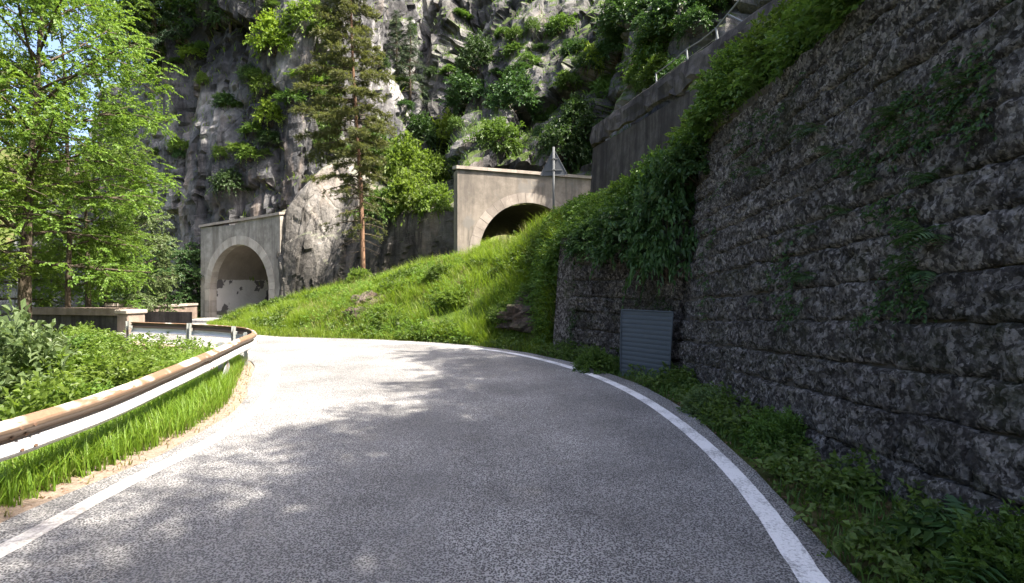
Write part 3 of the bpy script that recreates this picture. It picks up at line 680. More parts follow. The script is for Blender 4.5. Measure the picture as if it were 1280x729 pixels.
for k, (o_, dz) in enumerate([(.0, -1.0), (.06, -.95), (.07, -.7), (.05, -.35), (.06, -.05), (.03, 0), (-.7, .02)]):
    p = np.concatenate([DWL - on * (.05 * (dtop + dz - 4))[:, None] + on * o_, (dtop + dz)[:, None]], 1)
    p += np.concatenate([on, on[:, :1] * 0], 1) * (.20 * fbm(p * 3.2, 5, 21, ridged=True) * (1 if k in (1, 2, 3) else .3))[:, None]
    p[:, 2] += (.45 * fbm(p * 1.3, 5, 24) if k < 2 else .06 * fbm(p * .9, 4, 25)); rows.append(p)
A = np.stack(rows); A = np.concatenate([A[:, :1] + np.array([.9, .35, 0]), A], 1)
obj('rim', A.reshape(-1, 3), grid_faces(len(rows), A.shape[1])[:, ::-1], M['darkrim'], dw)

# ------------------------------------------------------------------ parapet and viaduct by the first tunnel
pp_ = empty('parapet_wall', (0, 0, 0), 'pinkish stone parapet with small dark drain arches beside the lower tunnel', 'parapet')
WA = _c([(-18.75, 24.2), (-19.7, 26.6), (-20.75, 29.8), (-21.2, 32.4), (-21.15, 34.4)], 60)
d_ = np.concatenate([[0], np.cumsum(np.linalg.norm(np.diff(WA, axis=0), axis=1))]); LEN = d_[-1]
tn = unit(np.gradient(WA, axis=0)); nr = np.stack([tn[:, 1], -tn[:, 0]], 1)        # towards the road
def wa(s_, o_=0): return np.array([np.interp(s_, d_, WA[:, 0]) + o_ * np.interp(s_, d_, nr[:, 0]), np.interp(s_, d_, WA[:, 1]) + o_ * np.interp(s_, d_, nr[:, 1])])
arches = [1.6, 4.4, 7.4]; ss = np.unique(np.round(np.concatenate([np.linspace(0, LEN, 40)] + [a_ + .42 * np.cos(np.linspace(0, np.pi, 9)) for a_ in arches]), 4))
m = MB(); gz_ = lambda s_: float(road_z(wa(s_)[1]))
def hole_h(s_):
    for a_ in arches:
        if abs(s_ - a_) <= .4201: return .12 + math.sqrt(max(0, .42 ** 2 - (s_ - a_) ** 2))
    return None
PH = .82
for o_, fl in ((0, 1), (-.35, -1)):
    V = []
    for s_ in ss:
        p = wa(s_, o_); z0 = gz_(s_); hh = hole_h(s_); lo = z0 - .3 if hh is None else z0 + hh - .02
        V += [[*p, lo], [*p, z0 + PH]]
    n_ = len(ss); q = np.array([[2 * i, 2 * i + 2, 2 * i + 3, 2 * i + 1] for i in range(n_ - 1)]); m.add(V, q if fl > 0 else q[:, ::-1])
V = []
for s_ in ss:                                                # undersides of the arches close the openings
    z0 = gz_(s_); hh = hole_h(s_); lo = z0 - .3 if hh is None else z0 + hh - .02
    V += [[*wa(s_, 0), lo], [*wa(s_, -.35), lo]]
m.add(V, [[2 * i, 2 * i + 1, 2 * i + 3, 2 * i + 2] for i in range(len(ss) - 1)])
m.build('wall', M['parapet'], pp_)
cs = np.linspace(0, LEN, 9)
def slab(m_, a, b, out0, out1, za, zb, h_):
    v = []
    for (p0, p1, z_) in ((a[0], a[1], za), (b[0], b[1], zb)):
        for q_ in (p0, p1):
            for dz in (0, h_): v.append([q_[0], q_[1], z_ + dz])
    m_.add(v, [[0, 1, 3, 2], [4, 6, 7, 5], [0, 4, 5, 1], [2, 3, 7, 6], [0, 2, 6, 4], [1, 5, 7, 3]])
for a_, b_ in zip(cs[:-1], cs[1:]):
    m = MB(); slab(m, (wa(a_ + .008, .07), wa(a_ + .008, -.42)), (wa(b_ - .008, .07), wa(b_ - .008, -.42)), 0, 0, gz_(a_) + PH + .003, gz_(b_) + PH + .003, .13)
    m.build('coping_slab', M['coping'], pp_)
vd = empty('viaduct', (0, 0, 0), 'low stone viaduct with thick pale coping over shadowed arches behind the guardrail', 'viaduct')
VA, VB = np.array([-14.35, 18.95]), np.array([-20.6, 21.6]); vt = unit(VB - VA); vn = np.array([vt[1], -vt[0]]); vn = vn if vn[1] < 0 else -vn
VL = np.linalg.norm(VB - VA)
def va(s_, o_=0): return VA + vt * s_ + vn * o_
arc = [(2.1, .95), (4.5, .95)]
ss = np.unique(np.round(np.concatenate([np.linspace(0, VL, 30)] + [[c_ + r_ * math.cos(x) for x in np.linspace(0, np.pi, 13)] for c_, r_ in arc]), 4))
def vh(s_):
    for c_, r_ in arc:
        if abs(s_ - c_) <= r_ + 1e-4: return -1.05 + math.sqrt(max(0, r_ * r_ - (s_ - c_) ** 2))
    return -3.2
m = MB(); t_ = lambda s_: .58 - .015 * s_
for o_, fl in ((0, 1), (-2.6, -1)):
    V = []
    for s_ in ss: V += [[*va(s_, o_), vh(s_)], [*va(s_, o_), t_(s_)]]
    q = np.array([[2 * i, 2 * i + 1, 2 * i + 3, 2 * i + 2] for i in range(len(ss) - 1)]); m.add(V, q if fl > 0 else q[:, ::-1])
V = []
for s_ in ss: V += [[*va(s_, 0), vh(s_)], [*va(s_, -2.6), vh(s_)]]
m.add(V, [[2 * i, 2 * i + 1, 2 * i + 3, 2 * i + 2] for i in range(len(ss) - 1)])
m.build('arch_wall', M['darkwall'], vd)  # shade on the arch face is put into its dark colour
cs = np.linspace(.02, VL, 5)
for a_, b_ in zip(cs[:-1], cs[1:]):
    m = MB(); slab(m, (va(a_, .16), va(a_, -.5)), (va(b_ - .012, .16), va(b_ - .012, -.5)), 0, 0, t_(a_) + .003, t_(b_) + .003, .27); m.build('coping_slab', M['parapet'], vd)
MB().box((*va(-.32, -.05), -.35), (.62, .62, 2.0), [[vt[0], vt[1], 0], [-vt[1], vt[0], 0], [0, 0, 1]], .03).build('pillar', M['parapet'], vd)
MB().box((*va(-.32, -.05), .73), (.74, .74, .15), [[vt[0], vt[1], 0], [-vt[1], vt[0], 0], [0, 0, 1]], .03).build('pillar_cap', M['coping'], vd)

# ------------------------------------------------------------------ guardrail
gr = empty('guardrail', (0, 0, 0), 'rusty topped steel guardrail curling round the bend on short posts', 'guardrail')
RAIL = _c([(-3.98, -12), (-3.98, 0), (-3.97, 3.6), (-4.04, 4.9), (-4.40, 6.5), (-4.90, 8.4), (-5.36, 10.0), (-5.78, 11.4), (-6.55, 12.5), (-7.7, 13.3), (-9.0, 13.9), (-10.9, 14.55)], step=.12)
rd = np.concatenate([[0], np.cumsum(np.linalg.norm(np.diff(RAIL, axis=0), axis=1))]); rt = unit(np.gradient(RAIL, axis=0)); rn = np.stack([rt[:, 1], -rt[:, 0]], 1)
PROF = np.array([(-.012, .668), (.004, .682), (.03, .676), (.078, .642), (.088, .622), (.086, .60), (.078, .585), (.026, .553), (.014, .535), (.014, .515), (.026, .497), (.078, .465), (.088, .445), (.088, .425), (.078, .408), (.03, .376), (.004, .368), (-.012, .382)])
pn = unit(np.gradient(PROF, axis=0)); pn = np.stack([pn[:, 1], -pn[:, 0]], 1); INN = PROF + pn * .006
tot = rd[-1]; cuts = np.append(np.arange(0, tot - 2, 4.0), tot)
for k, (a, b) in enumerate(zip(cuts[:-1], cuts[1:])):
    s_ = np.linspace(a, min(tot, b + .28), max(4, int((b - a) / .16))); lap = np.where(s_ > b, .010, 0.0)
    base = np.stack([np.interp(s_, rd, RAIL[:, 0]), np.interp(s_, rd, RAIL[:, 1])], 1); nn = unit(np.stack([np.interp(s_, rd, rn[:, 0]), np.interp(s_, rd, rn[:, 1])], 1))
    dent = .010 * fbm(np.stack([s_ * .8, s_ * 0, s_ * 0], 1), 3, 40)
    ring = np.vstack([PROF, INN[::-1]]); L_ = []
    for i in range(len(s_)):
        o_ = ring[:, 0] + lap[i] + dent[i]; L_.append(np.concatenate([base[i] + nn[i] * o_[:, None], (ring[:, 1] + road_z(base[i, 1]) + dent[i] * .8)[:, None]], 1))
    A = np.stack(L_); n_ = len(ring); A = np.concatenate([A, A[:, :1]], 1)
    bm_ = obj('beam', A.reshape(-1, 3), grid_faces(len(s_), n_ + 1), M['beam'], gr)
    if k:
        bt = MB()
        for q in (.08, .2):
            for zz, oo in ((.525, .024), (.605, .094), (.435, .098)):
                i = int(np.interp(a + q, rd, np.arange(len(rd)))); c = np.array([*(RAIL[i] + rn[i] * oo), zz]); bt.tube([c, c + np.array([*(rn[i] * .012), 0])], .014, 6)
        bt.build('bolt', M['bolt'], bm_)
postd = np.concatenate([[float(np.interp(yy, RAIL[:700 if len(RAIL) > 700 else len(RAIL) // 2, 1], rd[:700 if len(RAIL) > 700 else len(RAIL) // 2])) for yy in (-8, -4, 0, 3.3, 7.3)], np.arange(float(np.interp(7.3, RAIL[:, 1], rd)) + 2.0, tot, 2.0)])
post_me = None
for k, s_ in enumerate(np.append(postd[:-1], tot - .15)):
    x, y = np.interp(s_, rd, RAIL[:, 0]), np.interp(s_, rd, RAIL[:, 1]); i = int(np.interp(s_, rd, np.arange(len(rd))))
    if post_me is None:
        m = MB(); m.box((0, -.075, .15), (.12, .012, 1.1)); m.box((-.055, -.105, .15), (.010, .05, 1.1)); m.box((.055, -.105, .15), (.010, .05, 1.1)); m.box((0, -.035, .525), (.09, .066, .09), bev=.01)
        post_me = m.mesh('post', M['galv'])
    p = link('post', post_me, gr); p.location = (x, y, road_z(y)); p.rotation_euler = (R(random.Random(k).uniform(-3, 3)), R(random.Random(k + 9).uniform(-3, 3)), math.atan2(rt[i, 1], rt[i, 0]) + math.pi)
    
br = px(289, 470, 9.0); sd = int(np.interp(9.2, RAIL[:, 1], np.arange(len(RAIL)))) if False else int(np.argmin(np.abs(RAIL[:, 1] - 9.0)))
c = np.array([*(RAIL[sd] + rn[sd] * .03), .16]); ax = np.array([[rt[sd, 0], rt[sd, 1], 0], [rn[sd, 0], rn[sd, 1], 0], [0, 0, 1.]])
th = R(35); ax2 = np.array([ax[0] * math.cos(th) + ax[2] * math.sin(th), ax[1], -ax[0] * math.sin(th) + ax[2] * math.cos(th)])
MB().box(c, (.62, .02, .20), ax2, .004).build('brace', M['galv'], gr)

# ------------------------------------------------------------------ corrugated screen, road sign, wire fence on the dark wall
sc_ = empty('metal_screen', (2.5, 9.7, 0), 'blue grey corrugated metal screen leaning at the foot of the wall', 'metal screen')
A0, A1 = np.array([2.24, 10.10]), np.array([2.99, 9.27]); zs = np.linspace(0, 1, 121); V = []
an_ = unit(A1 - A0); ou = np.array([an_[1], -an_[0]]); ou = ou if ou[1] < 0 else -ou
for q in zs:
    rib = .009 * (1 - abs(((q * 15) % 1) * 2 - 1)) ** .6
    w0, w1 = A0 + (A1 - A0) * (.03 * (1 - q)), A1 + (A1 - A0) * (-.04 * (1 - q))
    z0, z1 = -.06 + 1.30 * q, -.08 + 1.32 * q
    for f in np.linspace(0, 1, 6):
        p = w0 + (w1 - w0) * f - ou * (.08 * q - .20) + ou * (rib + .01 * math.sin(f * 5 + q * 3)); V.append([p[0] - 2.5, p[1] - 9.7, z0 + (z1 - z0) * f])
obj('sheet', V, grid_faces(121, 6)[:, ::-1], M['sheet'], sc_)
for f, nm in ((0, 0), (1, 1)):
    e = np.array(V).reshape(121, 6, 3)[:, 0 if f == 0 else 5]; e = e[[0, 60, 120]] + np.array([*(ou * .012), 0]); MB().tube(e, .016, 6).build('edge_bar', M['sheet'], sc_)
e = np.array(V).reshape(121, 6, 3)[120] + np.array([*(ou * .01), .006]); MB().tube(e, .016, 6).build('edge_bar', M['sheet'], sc_)

sp = px(692, 300, 18.3); sz = down(sp[0], sp[1]); sg = empty('road_sign', (sp[0], sp[1], sz), 'grey back of a triangular road sign on a steel pole above the crest', 'road sign', rz=R(-8))
top = 1.75 + 171 / 640 * 18.3 - sz
MB().tube([(0, 0, -.4), (0, 0, top)], .043, 10).build('pole', M['pole'], sg, True)
tri = np.array([(-.50, top - 1.0), (.50, top - 1.0), (.0, top - .06)]); pts = []
for k in range(3):
    c = tri[k]; a, b = unit(tri[k - 1] - c), unit(tri[(k + 1) % 3] - c)
    for q in np.linspace(0, 1, 5): pts.append(c + (a * (1 - q) + b * q) * .07 * (1 - .35 * math.sin(q * math.pi)))
pts = np.array(pts); n_ = len(pts); V = np.array([[x, .055, z] for x, z in pts] + [[x, .085, z] for x, z in pts] + [[pts[:, 0].mean(), .055, pts[:, 1].mean()], [pts[:, 0].mean(), .085, pts[:, 1].mean()]])
i = np.arange(n_); j = (i + 1) % n_
pl_ = obj('sign_plate', V, [np.stack([i, j, n_ + j, n_ + i], 1), np.concatenate([np.stack([i, i * 0 + 2 * n_, j], 1), np.stack([n_ + i, n_ + j, i * 0 + 2 * n_ + 1], 1)])], M['signback'], sg)
rimv = np.vstack([pts, pts[:1]]); MB().tube(np.stack([rimv[:, 0], np.full(n_ + 1, .056), rimv[:, 1]], 1), .014, 5, False).build('rim', M['signback'], pl_)
for zz in (top - .82, top - .42): MB().box((0, .045, zz), (.62 if zz < top - .6 else .3, .02, .045), bev=.004).box((0, -.01, zz), (.11, .1, .05), bev=.008).build('bracket', M['pole'], sg)

fe = empty('wire_fence', (0, 0, 0), 'pale steel fence posts and tubes on the rim of the dark wall', 'fence')
fp = []
for yy, h_ in ((21.0, .8), (18.7, .85), (16.9, .8)):
    b = np.array([np.interp(yy, DWL[::-1, 1], DWL[::-1, 0]) + .55, yy, np.interp(yy, DWL[::-1, 1], dtop[::-1]) - .1]); tp_ = b + np.array([.05, .35, h_]); fp.append((b, tp_))
    MB().tube([b, tp_], .032, 6).build('post', M['fence'], fe)
for (b0, t0_), (b1, t1_) in zip(fp[:-1], fp[1:]):
    MB().tube([t0_, .5 * (t0_ + t1_) - np.array([0, 0, .05]), t1_], .024, 6).build('rail', M['fence'], fe)
    MB().tube([.5 * (b0 + t0_), .5 * (b1 + t1_)], .012, 4).build('wire', M['fence'], fe)
e = fp[-1][1]; MB().tube([e, e + np.array([.65, -1.6, .75])], .035, 6).build('rail', M['fence'], fe)
b = fp[-1][0]; MB().tube([e + np.array([.2, -.5, .2]), b + np.array([.5, -1.2, .1])], .03, 6).build('rail', M['fence'], fe)

# ------------------------------------------------------------------ plants: leaf geometry
def leaves(B, D, N, L, W, fold=.25, fine=False):
    """leaf blades at B pointing along D, facing N; returns vertices and quads"""
    n = len(B); D = unit(D); S = unit(np.cross(D, N)); N = np.cross(S, D); L = np.broadcast_to(L, (n,))[:, None]; W = np.broadcast_to(W, (n,))[:, None]
    tip = B + D * L - N * L * .18
    if fine:
        ml = B + D * L * .42 + S * W * .5 + N * W * fold; mr = B + D * L * .42 - S * W * .5 + N * W * fold; c = B + D * L * .48
        V = np.stack([B, mr, tip, c, ml], 1); i = np.arange(n)[:, None] * 5
        return V.reshape(-1, 3), np.concatenate([i + np.array([[0, 1, 2, 3]]), i + np.array([[0, 3, 2, 4]])])
    ml = B + D * L * .45 + S * W * .5 + N * W * fold; mr = B + D * L * .45 - S * W * .5 + N * W * fold
    V = np.stack([B, mr, tip, ml], 1); i = np.arange(n)[:, None] * 4
    return V.reshape(-1, 3), i + np.array([[0, 1, 2, 3]])
def sprays(C, D, n, L, lL, lW, rs, flat=.75, droop=.25, fine=False):
    """leafy twigs starting at C along D: n leaves each, alternate, in a nearly level plane"""
    m = len(C); D = unit(D); up = np.array([0, 0, 1.]); L = np.broadcast_to(L, (m,))
    Bn = unit(np.cross(D, up) + 1e-3); Bn = unit(Bn + rs.normal(0, .35, (m, 3)) * (1 - flat + .3))
    t = (np.arange(n) + .6) / n; t = np.clip(t[None] + rs.uniform(-.4, .4, (m, n)) / n, .05, 1.05)
    sd = np.where(np.arange(n) % 2 == 0, 1., -1.)[None] * (np.arange(n) < n - 1)
    base = C[:, None] + D[:, None] * (L[:, None] * t)[..., None] - up * (droop * L[:, None] * t ** 2)[..., None]
    dirs = D[:, None] * .75 + Bn[:, None] * (sd * .85)[..., None] - up * (.15 + droop * .6) + rs.normal(0, .22, (m, n, 3))
    nor = up * flat + rs.normal(0, .38, (m, n, 3)) + D[:, None] * .15
    sz = rs.uniform(.7, 1.2, (m, n)) * (1 - .25 * np.abs(t - .5))
    return leaves(base.reshape(-1, 3), dirs.reshape(-1, 3), nor.reshape(-1, 3), lL * sz.ravel(), lW * sz.ravel(), fine=fine)
def fold_mesh(parts):
    V, Fq, n = [], [], 0
    for v, f in parts: V.append(v); Fq.append(f + n); n += len(v)
    return np.concatenate(V), np.concatenate(Fq)

def tree_meshes(seed, H, crown_r, z0, n_limb, n_spray, n_leaf, lL, lW, leaf, bark, trunk_r, lean=(0, 0), shape='round', sprayL=.55, sub=5, rise=.5, droop=.25, flat=.75, zn=.45):
    rs = np.random.default_rng(seed); tr = MB(); cl = []
    tz = np.linspace(0, 1, 9); wig = np.cumsum(rs.normal(0, .035 * H / 9, (9, 2)), 0)
    tp = np.stack([lean[0] * tz ** 1.3 + wig[:, 0], lean[1] * tz ** 1.3 + wig[:, 1], H * .96 * tz], 1); tp[0, 2] = -.4
    tr.tube(tp, trunk_r * (1.15 - 1.0 * tz ** .8) + .012, 9)
    Cs, Ds = [], []
    def env(q):
        if shape == 'cone': return max(.06, 1 - q) ** .8
        if shape == 'column': return .25 + .75 * math.sin(math.pi * min(1, .12 + q * .86)) ** .7
        return math.sqrt(max(.02, 1 - ((q - .42) / .60) ** 2))
    for k in range(n_limb):
        q = (k + rs.uniform(.1, .9)) / n_limb; zz = z0 + (H - z0) * q ** .9 * .97; f = zz / H
        b = np.array([np.interp(f, tz, tp[:, 0]), np.interp(f, tz, tp[:, 1]), zz]); az = k * 2.399963 + rs.uniform(-.4, .4); Ln = crown_r * env(q) * rs.uniform(.72, 1.12)
        up_ = rise * rs.uniform(.5, 1.3) * (.35 + .9 * q); u = np.array([math.cos(az), math.sin(az), 0])
        w = np.linspace(0, 1, 6)[:, None]; bend = rs.normal(0, .1, 3) * Ln
        P = b + u * Ln * w + np.array([0, 0, 1.]) * Ln * (up_ * w - (.22 + droop * .5) * w ** 2) + bend * (w * (1 - w)) * 2
        r0 = trunk_r * .42 * (1 - f * .55) * (.5 + .5 * Ln / crown_r)
        tr.tube(P, r0 * (1.05 - .95 * w[:, 0]) + .006, 5)
        segs = [P]
        for s_ in range(sub):
            qq = rs.uniform(.25, .92); i = qq * 5; a = P[int(i)] + (P[min(5, int(i) + 1)] - P[int(i)]) * (i - int(i)); az2 = az + rs.choice([-1, 1]) * rs.uniform(.45, 1.25)
            l2 = Ln * rs.uniform(.25, .52) * (1.15 - qq * .5); u2 = np.array([math.cos(az2), math.sin(az2), rs.uniform(-.1, .5)])
            P2 = a + u2 * l2 * w + np.array([0, 0, -.25 * l2 - droop * .3]) * w ** 2; tr.tube(P2[::2] if False else P2, r0 * .4 * (1 - .85 * w[:, 0]) + .004, 4, False); segs.append(P2)
        cnt = int(n_spray / n_limb * (.45 + .9 * env(q)))
        for _ in range(1):
            lens = np.array([np.linalg.norm(s[-1] - s[0]) for s in segs]); pick = rs.choice(len(segs), cnt, p=lens / lens.sum())
            qq = rs.uniform(.3, 1.03, cnt) ** .8; S_ = np.stack(segs)[pick]; i0 = np.clip((qq * 5).astype(int), 0, 4); fr = (qq * 5 - i0)[:, None]
            pt = S_[np.arange(cnt), i0] * (1 - fr) + S_[np.arange(cnt), i0 + 1] * fr; dr = unit(S_[:, -1] - S_[:, 0])
            pt = pt + rs.normal(0, .12 if zn < .5 else .38, (cnt, 3)) * sprayL
            Cs.append(pt); Ds.append(dr * .6 + rs.normal(0, .55, (cnt, 3)) * np.array([1, 1, zn]) + np.array([0, 0, .08]))
    topn = max(6, n_spray // 40); Cs.append(np.repeat(tp[-1:], topn, 0) + rs.normal(0, .2, (topn, 3))); Ds.append(rs.normal(0, .6, (topn, 3)) + np.array([0, 0, .8]))
    C, D = np.concatenate(Cs), np.concatenate(Ds)
    V, Fq = sprays(C, D, n_leaf, sprayL * rs.uniform(.6, 1.2, len(C)), lL, lW, rs, flat, droop)
    return tr.mesh('trunk', bark, True), mesh('crown', V, [Fq], leaf)
def plant_tree(name, meshes, loc, rz, sc, label, cat='tree', group=None, leaf=None):
    r_ = empty(name, loc, label, cat, group, rz); r_.scale = (sc, sc, sc) if np.isscalar(sc) else sc
    link('trunk', meshes[0], r_); c = link('crown', meshes[1], r_)
    if leaf: c.material_slots[0].link = 'OBJECT'; c.material_slots[0].material = leaf
    return r_
def bush_meshes(seed, n_spray, n_leaf, lL, lW, leaf, sprayL=.3, fine=False, droop=.3, lump=.25, up=.35, flat=.6):
    """a shrub of radius 1 and height 1 standing on its base"""
    rs = np.random.default_rng(seed); d = unit(rs.normal(0, 1, (n_spray, 3))); d[:, 2] = np.abs(d[:, 2]) * 1.0 - .05; d = unit(d)
    rad = rs.uniform(.45, 1.0, n_spray) ** .6 * (1 + lump * fbm(d * 1.9 + seed, 3, seed))
    C = d * rad[:, None] * np.array([.86, .86, .86]); C[:, 2] = np.maximum(C[:, 2], .02)
    V, Fq = sprays(C, d + np.array([0, 0, up]) + rs.normal(0, .5, (n_spray, 3)), n_leaf, sprayL * rs.uniform(.5, 1.2, n_spray), lL, lW, rs, flat, droop, fine)
    st = MB()
    for k in range(9):
        e = d[k] * .8; w = np.linspace(0, 1, 5)[:, None]; st.tube(np.array([.06 * math.cos(k), .06 * math.sin(k), -.15]) * (1 - w) + e * w * np.array([1, 1, 1.]) * np.concatenate([w ** .6, w ** .6, np.ones_like(w)], 1), .022 * (1.1 - w[:, 0]), 4, False)
    return st.mesh('stem', M['bark'], True), mesh('foliage', V, [Fq], leaf)
def plant_bush(name, meshes, loc, rz, r_, h_, label, cat='shrub', group=None, leaf=None):
    b = empty(name, loc, label, cat, group, rz); b.scale = (r_, r_, h_)
    link('stem', meshes[0], b); f = link('foliage', meshes[1], b)
    if leaf: f.material_slots[0].link = 'OBJECT'; f.material_slots[0].material = leaf
    return b
def blades(P, N, h, w, rs, lean=.35, up=.6):
    """grass blades, two segments each"""
    n = len(P); az = rs.uniform(0, 2 * np.pi, n); s = np.stack([np.cos(az), np.sin(az), 0 * az], 1); d = np.stack([-np.sin(az), np.cos(az), 0 * az], 1)
    g = unit(N * (1 - up) + np.array([0, 0, up])); h = h * rs.uniform(.5, 1.25, n); w = w * rs.uniform(.7, 1.3, n); ln = lean * rs.uniform(.3, 1.6, n)
    mid = P + g * (h * .55)[:, None] + d * (h * ln * .3)[:, None]; tip = P + g * (h * (1 - .2 * ln))[:, None] + d * (h * ln)[:, None]
    sw = s * (w / 2)[:, None]; V = np.stack([P - sw, P + sw, mid + sw * .75, mid - sw * .75, tip], 1).reshape(-1, 3); i = np.arange(n)[:, None] * 5
    return V, [i + np.array([[0, 1, 2, 3]]), i + np.array([[3, 2, 4]])]
def on_grid(P, n, rs, wt=None):
    """random points on a parametric sheet, evenly by area; wt(points) thins them"""
    a, b, c, d = P[:-1, :-1], P[:-1, 1:], P[1:, 1:], P[1:, :-1]; nr = np.cross(b - a, d - a); ar = np.linalg.norm(nr, axis=-1)
    w = ar.ravel() if wt is None else ar.ravel() * wt(((a + c) / 2).reshape(-1, 3)); k = rs.choice(len(w), n, p=w / w.sum()); u, v = rs.uniform(0, 1, (2, n, 1))
    f = lambda q: q.reshape(-1, 3)[k]
    return f(a) * (1 - u) * (1 - v) + f(b) * u * (1 - v) + f(c) * u * v + f(d) * (1 - u) * v, unit(f(nr)) * np.sign(f(nr)[:, 2:3] + 1e-9)

RS = np.random.default_rng(77)
# ------------------------------------------------------------------ grass and low herbs
nbank = BANK.shape[1]; st_of = np.arange(nbank)
sun_part = BANK[:, int(nbank * .50):, :]; shade_part = BANK[:, :int(nbank * .56), :]
lowmask = lambda C: 1.0 * (C[:, 1] > 0)
def face_side(Pg, keep_rows): return Pg[:keep_rows]
clump = lambda C: np.clip(.35 + 1.3 * fbm(C * 1.1, 3, 71), .05, 2)
P, N = on_grid(sun_part[:46], 95000, RS, clump); V, Fg = blades(P, N, .42 * np.clip(1 + 1.1 * fbm(P * .8 + 5, 3, 77), .45, 1.9), .014, RS, .5, .6)
tag(obj('meadow_grass', V, Fg, M['grass']), 'sunlit meadow grass covering the bank in the bend', 'grass', kind='stuff')
P, N = on_grid(sun_part[:44], 4600, RS, lambda C: np.clip(.1 + 2.2 * fbm(C * .8 + 40, 3, 72), 0, 2) * (C[:, 0] > -9))
V, Fq = sprays(P + N * RS.uniform(.03, .28, (len(P), 1)), N * .5 + RS.normal(0, .6, (len(P), 3)) + np.array([0, 0, .2]), 7, .22, .075, .048, RS, .6, .25)
tag(obj('bank_herbs', V, [Fq], M['leaf_sun']), 'leafy green herbs among the grass of the sunny bank', 'herbs', kind='stuff')
P, N = on_grid(sun_part[:42], 2400, RS, lambda C: np.clip(2.6 * fbm(C * .7 + 11, 3, 75) - .2, 0, 2))
V, Fq = sprays(P + N * RS.uniform(.02, .35, (len(P), 1)), N * .5 + RS.normal(0, .55, (len(P), 3)) + np.array([0, 0, .25]), 8, .26, .10, .066, RS, .6, .35)
tag(obj('bank_weeds', V, [Fq], M['leaf_mid']), 'darker broad leaved weeds in patches on the sunny bank', 'weeds', kind='stuff')
P, N = on_grid(sun_part[:44], 4000, RS, lambda C: np.clip(2.4 * fbm(C * .6 + 23, 3, 76) - .1, 0, 2)); V, Fg = blades(P, N, .42, .011, RS, .6, .7)
tag(obj('dry_grass', V, Fg, M['straw']), 'pale dry grass in patches on the sunny bank', 'grass', kind='stuff')
P, N = on_grid(BANK[26:46, int(nbank * .42):int(nbank * .85)], 1500, RS); V, Fg = blades(P, N, .62, .011, RS, .3, .9)
tag(obj('seeding_grass', V, Fg, M['straw']), 'tall pale seeding grass standing along the bank crest', 'grass', kind='stuff')
P, N = on_grid(shade_part[:52], 15000, RS, lambda C: np.clip(.5 + 1.2 * fbm(C * .9 + 9, 3, 73), .1, 2) * (C[:, 1] > 2) * (C[:, 1] < 19))
V, Fq = sprays(P + N * RS.uniform(.02, .40, (len(P), 1)), N * .5 + RS.normal(0, .55, (len(P), 3)) + np.array([-.2, -.1, .3]), 8, .26, .10, .062, RS, .65, .3)
tag(obj('undergrowth', V, [Fq], M['leaf_mid']), 'dense leafy undergrowth on the slope above the tall stone wall', 'undergrowth', kind='stuff')
P, N = on_grid(shade_part[:30], 9000, RS, lambda C: 1.0 * (C[:, 1] > 3)); V, Fg = blades(P, N, .35, .014, RS, .7, .5)
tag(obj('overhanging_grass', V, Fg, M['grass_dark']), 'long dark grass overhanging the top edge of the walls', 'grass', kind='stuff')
for Pg, n_, nm, lb in ((CLIFF, 9000, 'cliff_grass', 'tufted grass hanging from the ledges of the near cliff'), (FARC, 16000, 'mountain_grass', 'dull grass clinging to the ledges of the far cliff')):
    P, N = on_grid(Pg, n_ * 6, RS, lambda C: 1.0 * (C[:, 1] < 62) * (C[:, 2] < 36)); k = (N[:, 2] > .35) & (fbm(P * .35, 3, 91) > -.1); P, N = P[k][:n_], N[k][:n_]
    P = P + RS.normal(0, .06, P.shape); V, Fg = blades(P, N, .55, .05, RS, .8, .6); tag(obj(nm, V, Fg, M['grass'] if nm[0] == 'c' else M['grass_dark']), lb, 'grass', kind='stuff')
# guardrail verge
tn = unit(np.gradient(Lf, axis=0)); nl = np.stack([-tn[:, 1], tn[:, 0]], 1)
def verge_pts(n, lo, hi, y0, y1, E=Lf, nn=nl):
    k = RS.choice(np.where((E[:, 1] > y0) & (E[:, 1] < y1))[0], n); o_ = lo + (hi - lo) * RS.uniform(0, 1, n) ** .9
    p = E[k] + nn[k] * o_[:, None] + RS.normal(0, .02, (n, 2)); return np.concatenate([p, (ground_z(p[:, 0], p[:, 1]))[:, None]], 1)
P = verge_pts(26000, .22, 1.5, .5, 12.5); V, Fg = blades(P, np.tile([0, 0, 1.], (len(P), 1)), .33, .011, RS, .5, 1)
tag(obj('verge_grass', V, Fg, M['grass']), 'bright green grass strip growing under the guardrail', 'grass', kind='stuff')
P = verge_pts(500, .02, .4, .5, 12.5); V, Fg = blades(P, np.tile([0, 0, 1.], (len(P), 1)), .12, .012, RS, .9, 1)
tag(obj('verge_tufts', V, Fg, M['straw']), 'dry stubble along the dirty asphalt edge', 'grass', kind='stuff')
P = np.vstack([verge_pts(9000, 1.1, 6.5, -1, 17), verge_pts(3500, .5, 4.5, 12, 19)]); V, Fq = sprays(P + np.array([0, 0, .1]) * RS.uniform(0, 3, (len(P), 1)), RS.normal(0, .6, (len(P), 3)) + np.array([0, 0, .5]), 7, .25, .09, .055, RS, .6, .25)
tag(obj('slope_herbs', V, [Fq], M['leaf_sun']), 'leafy herbs covering the slope below the guardrail', 'herbs', kind='stuff')
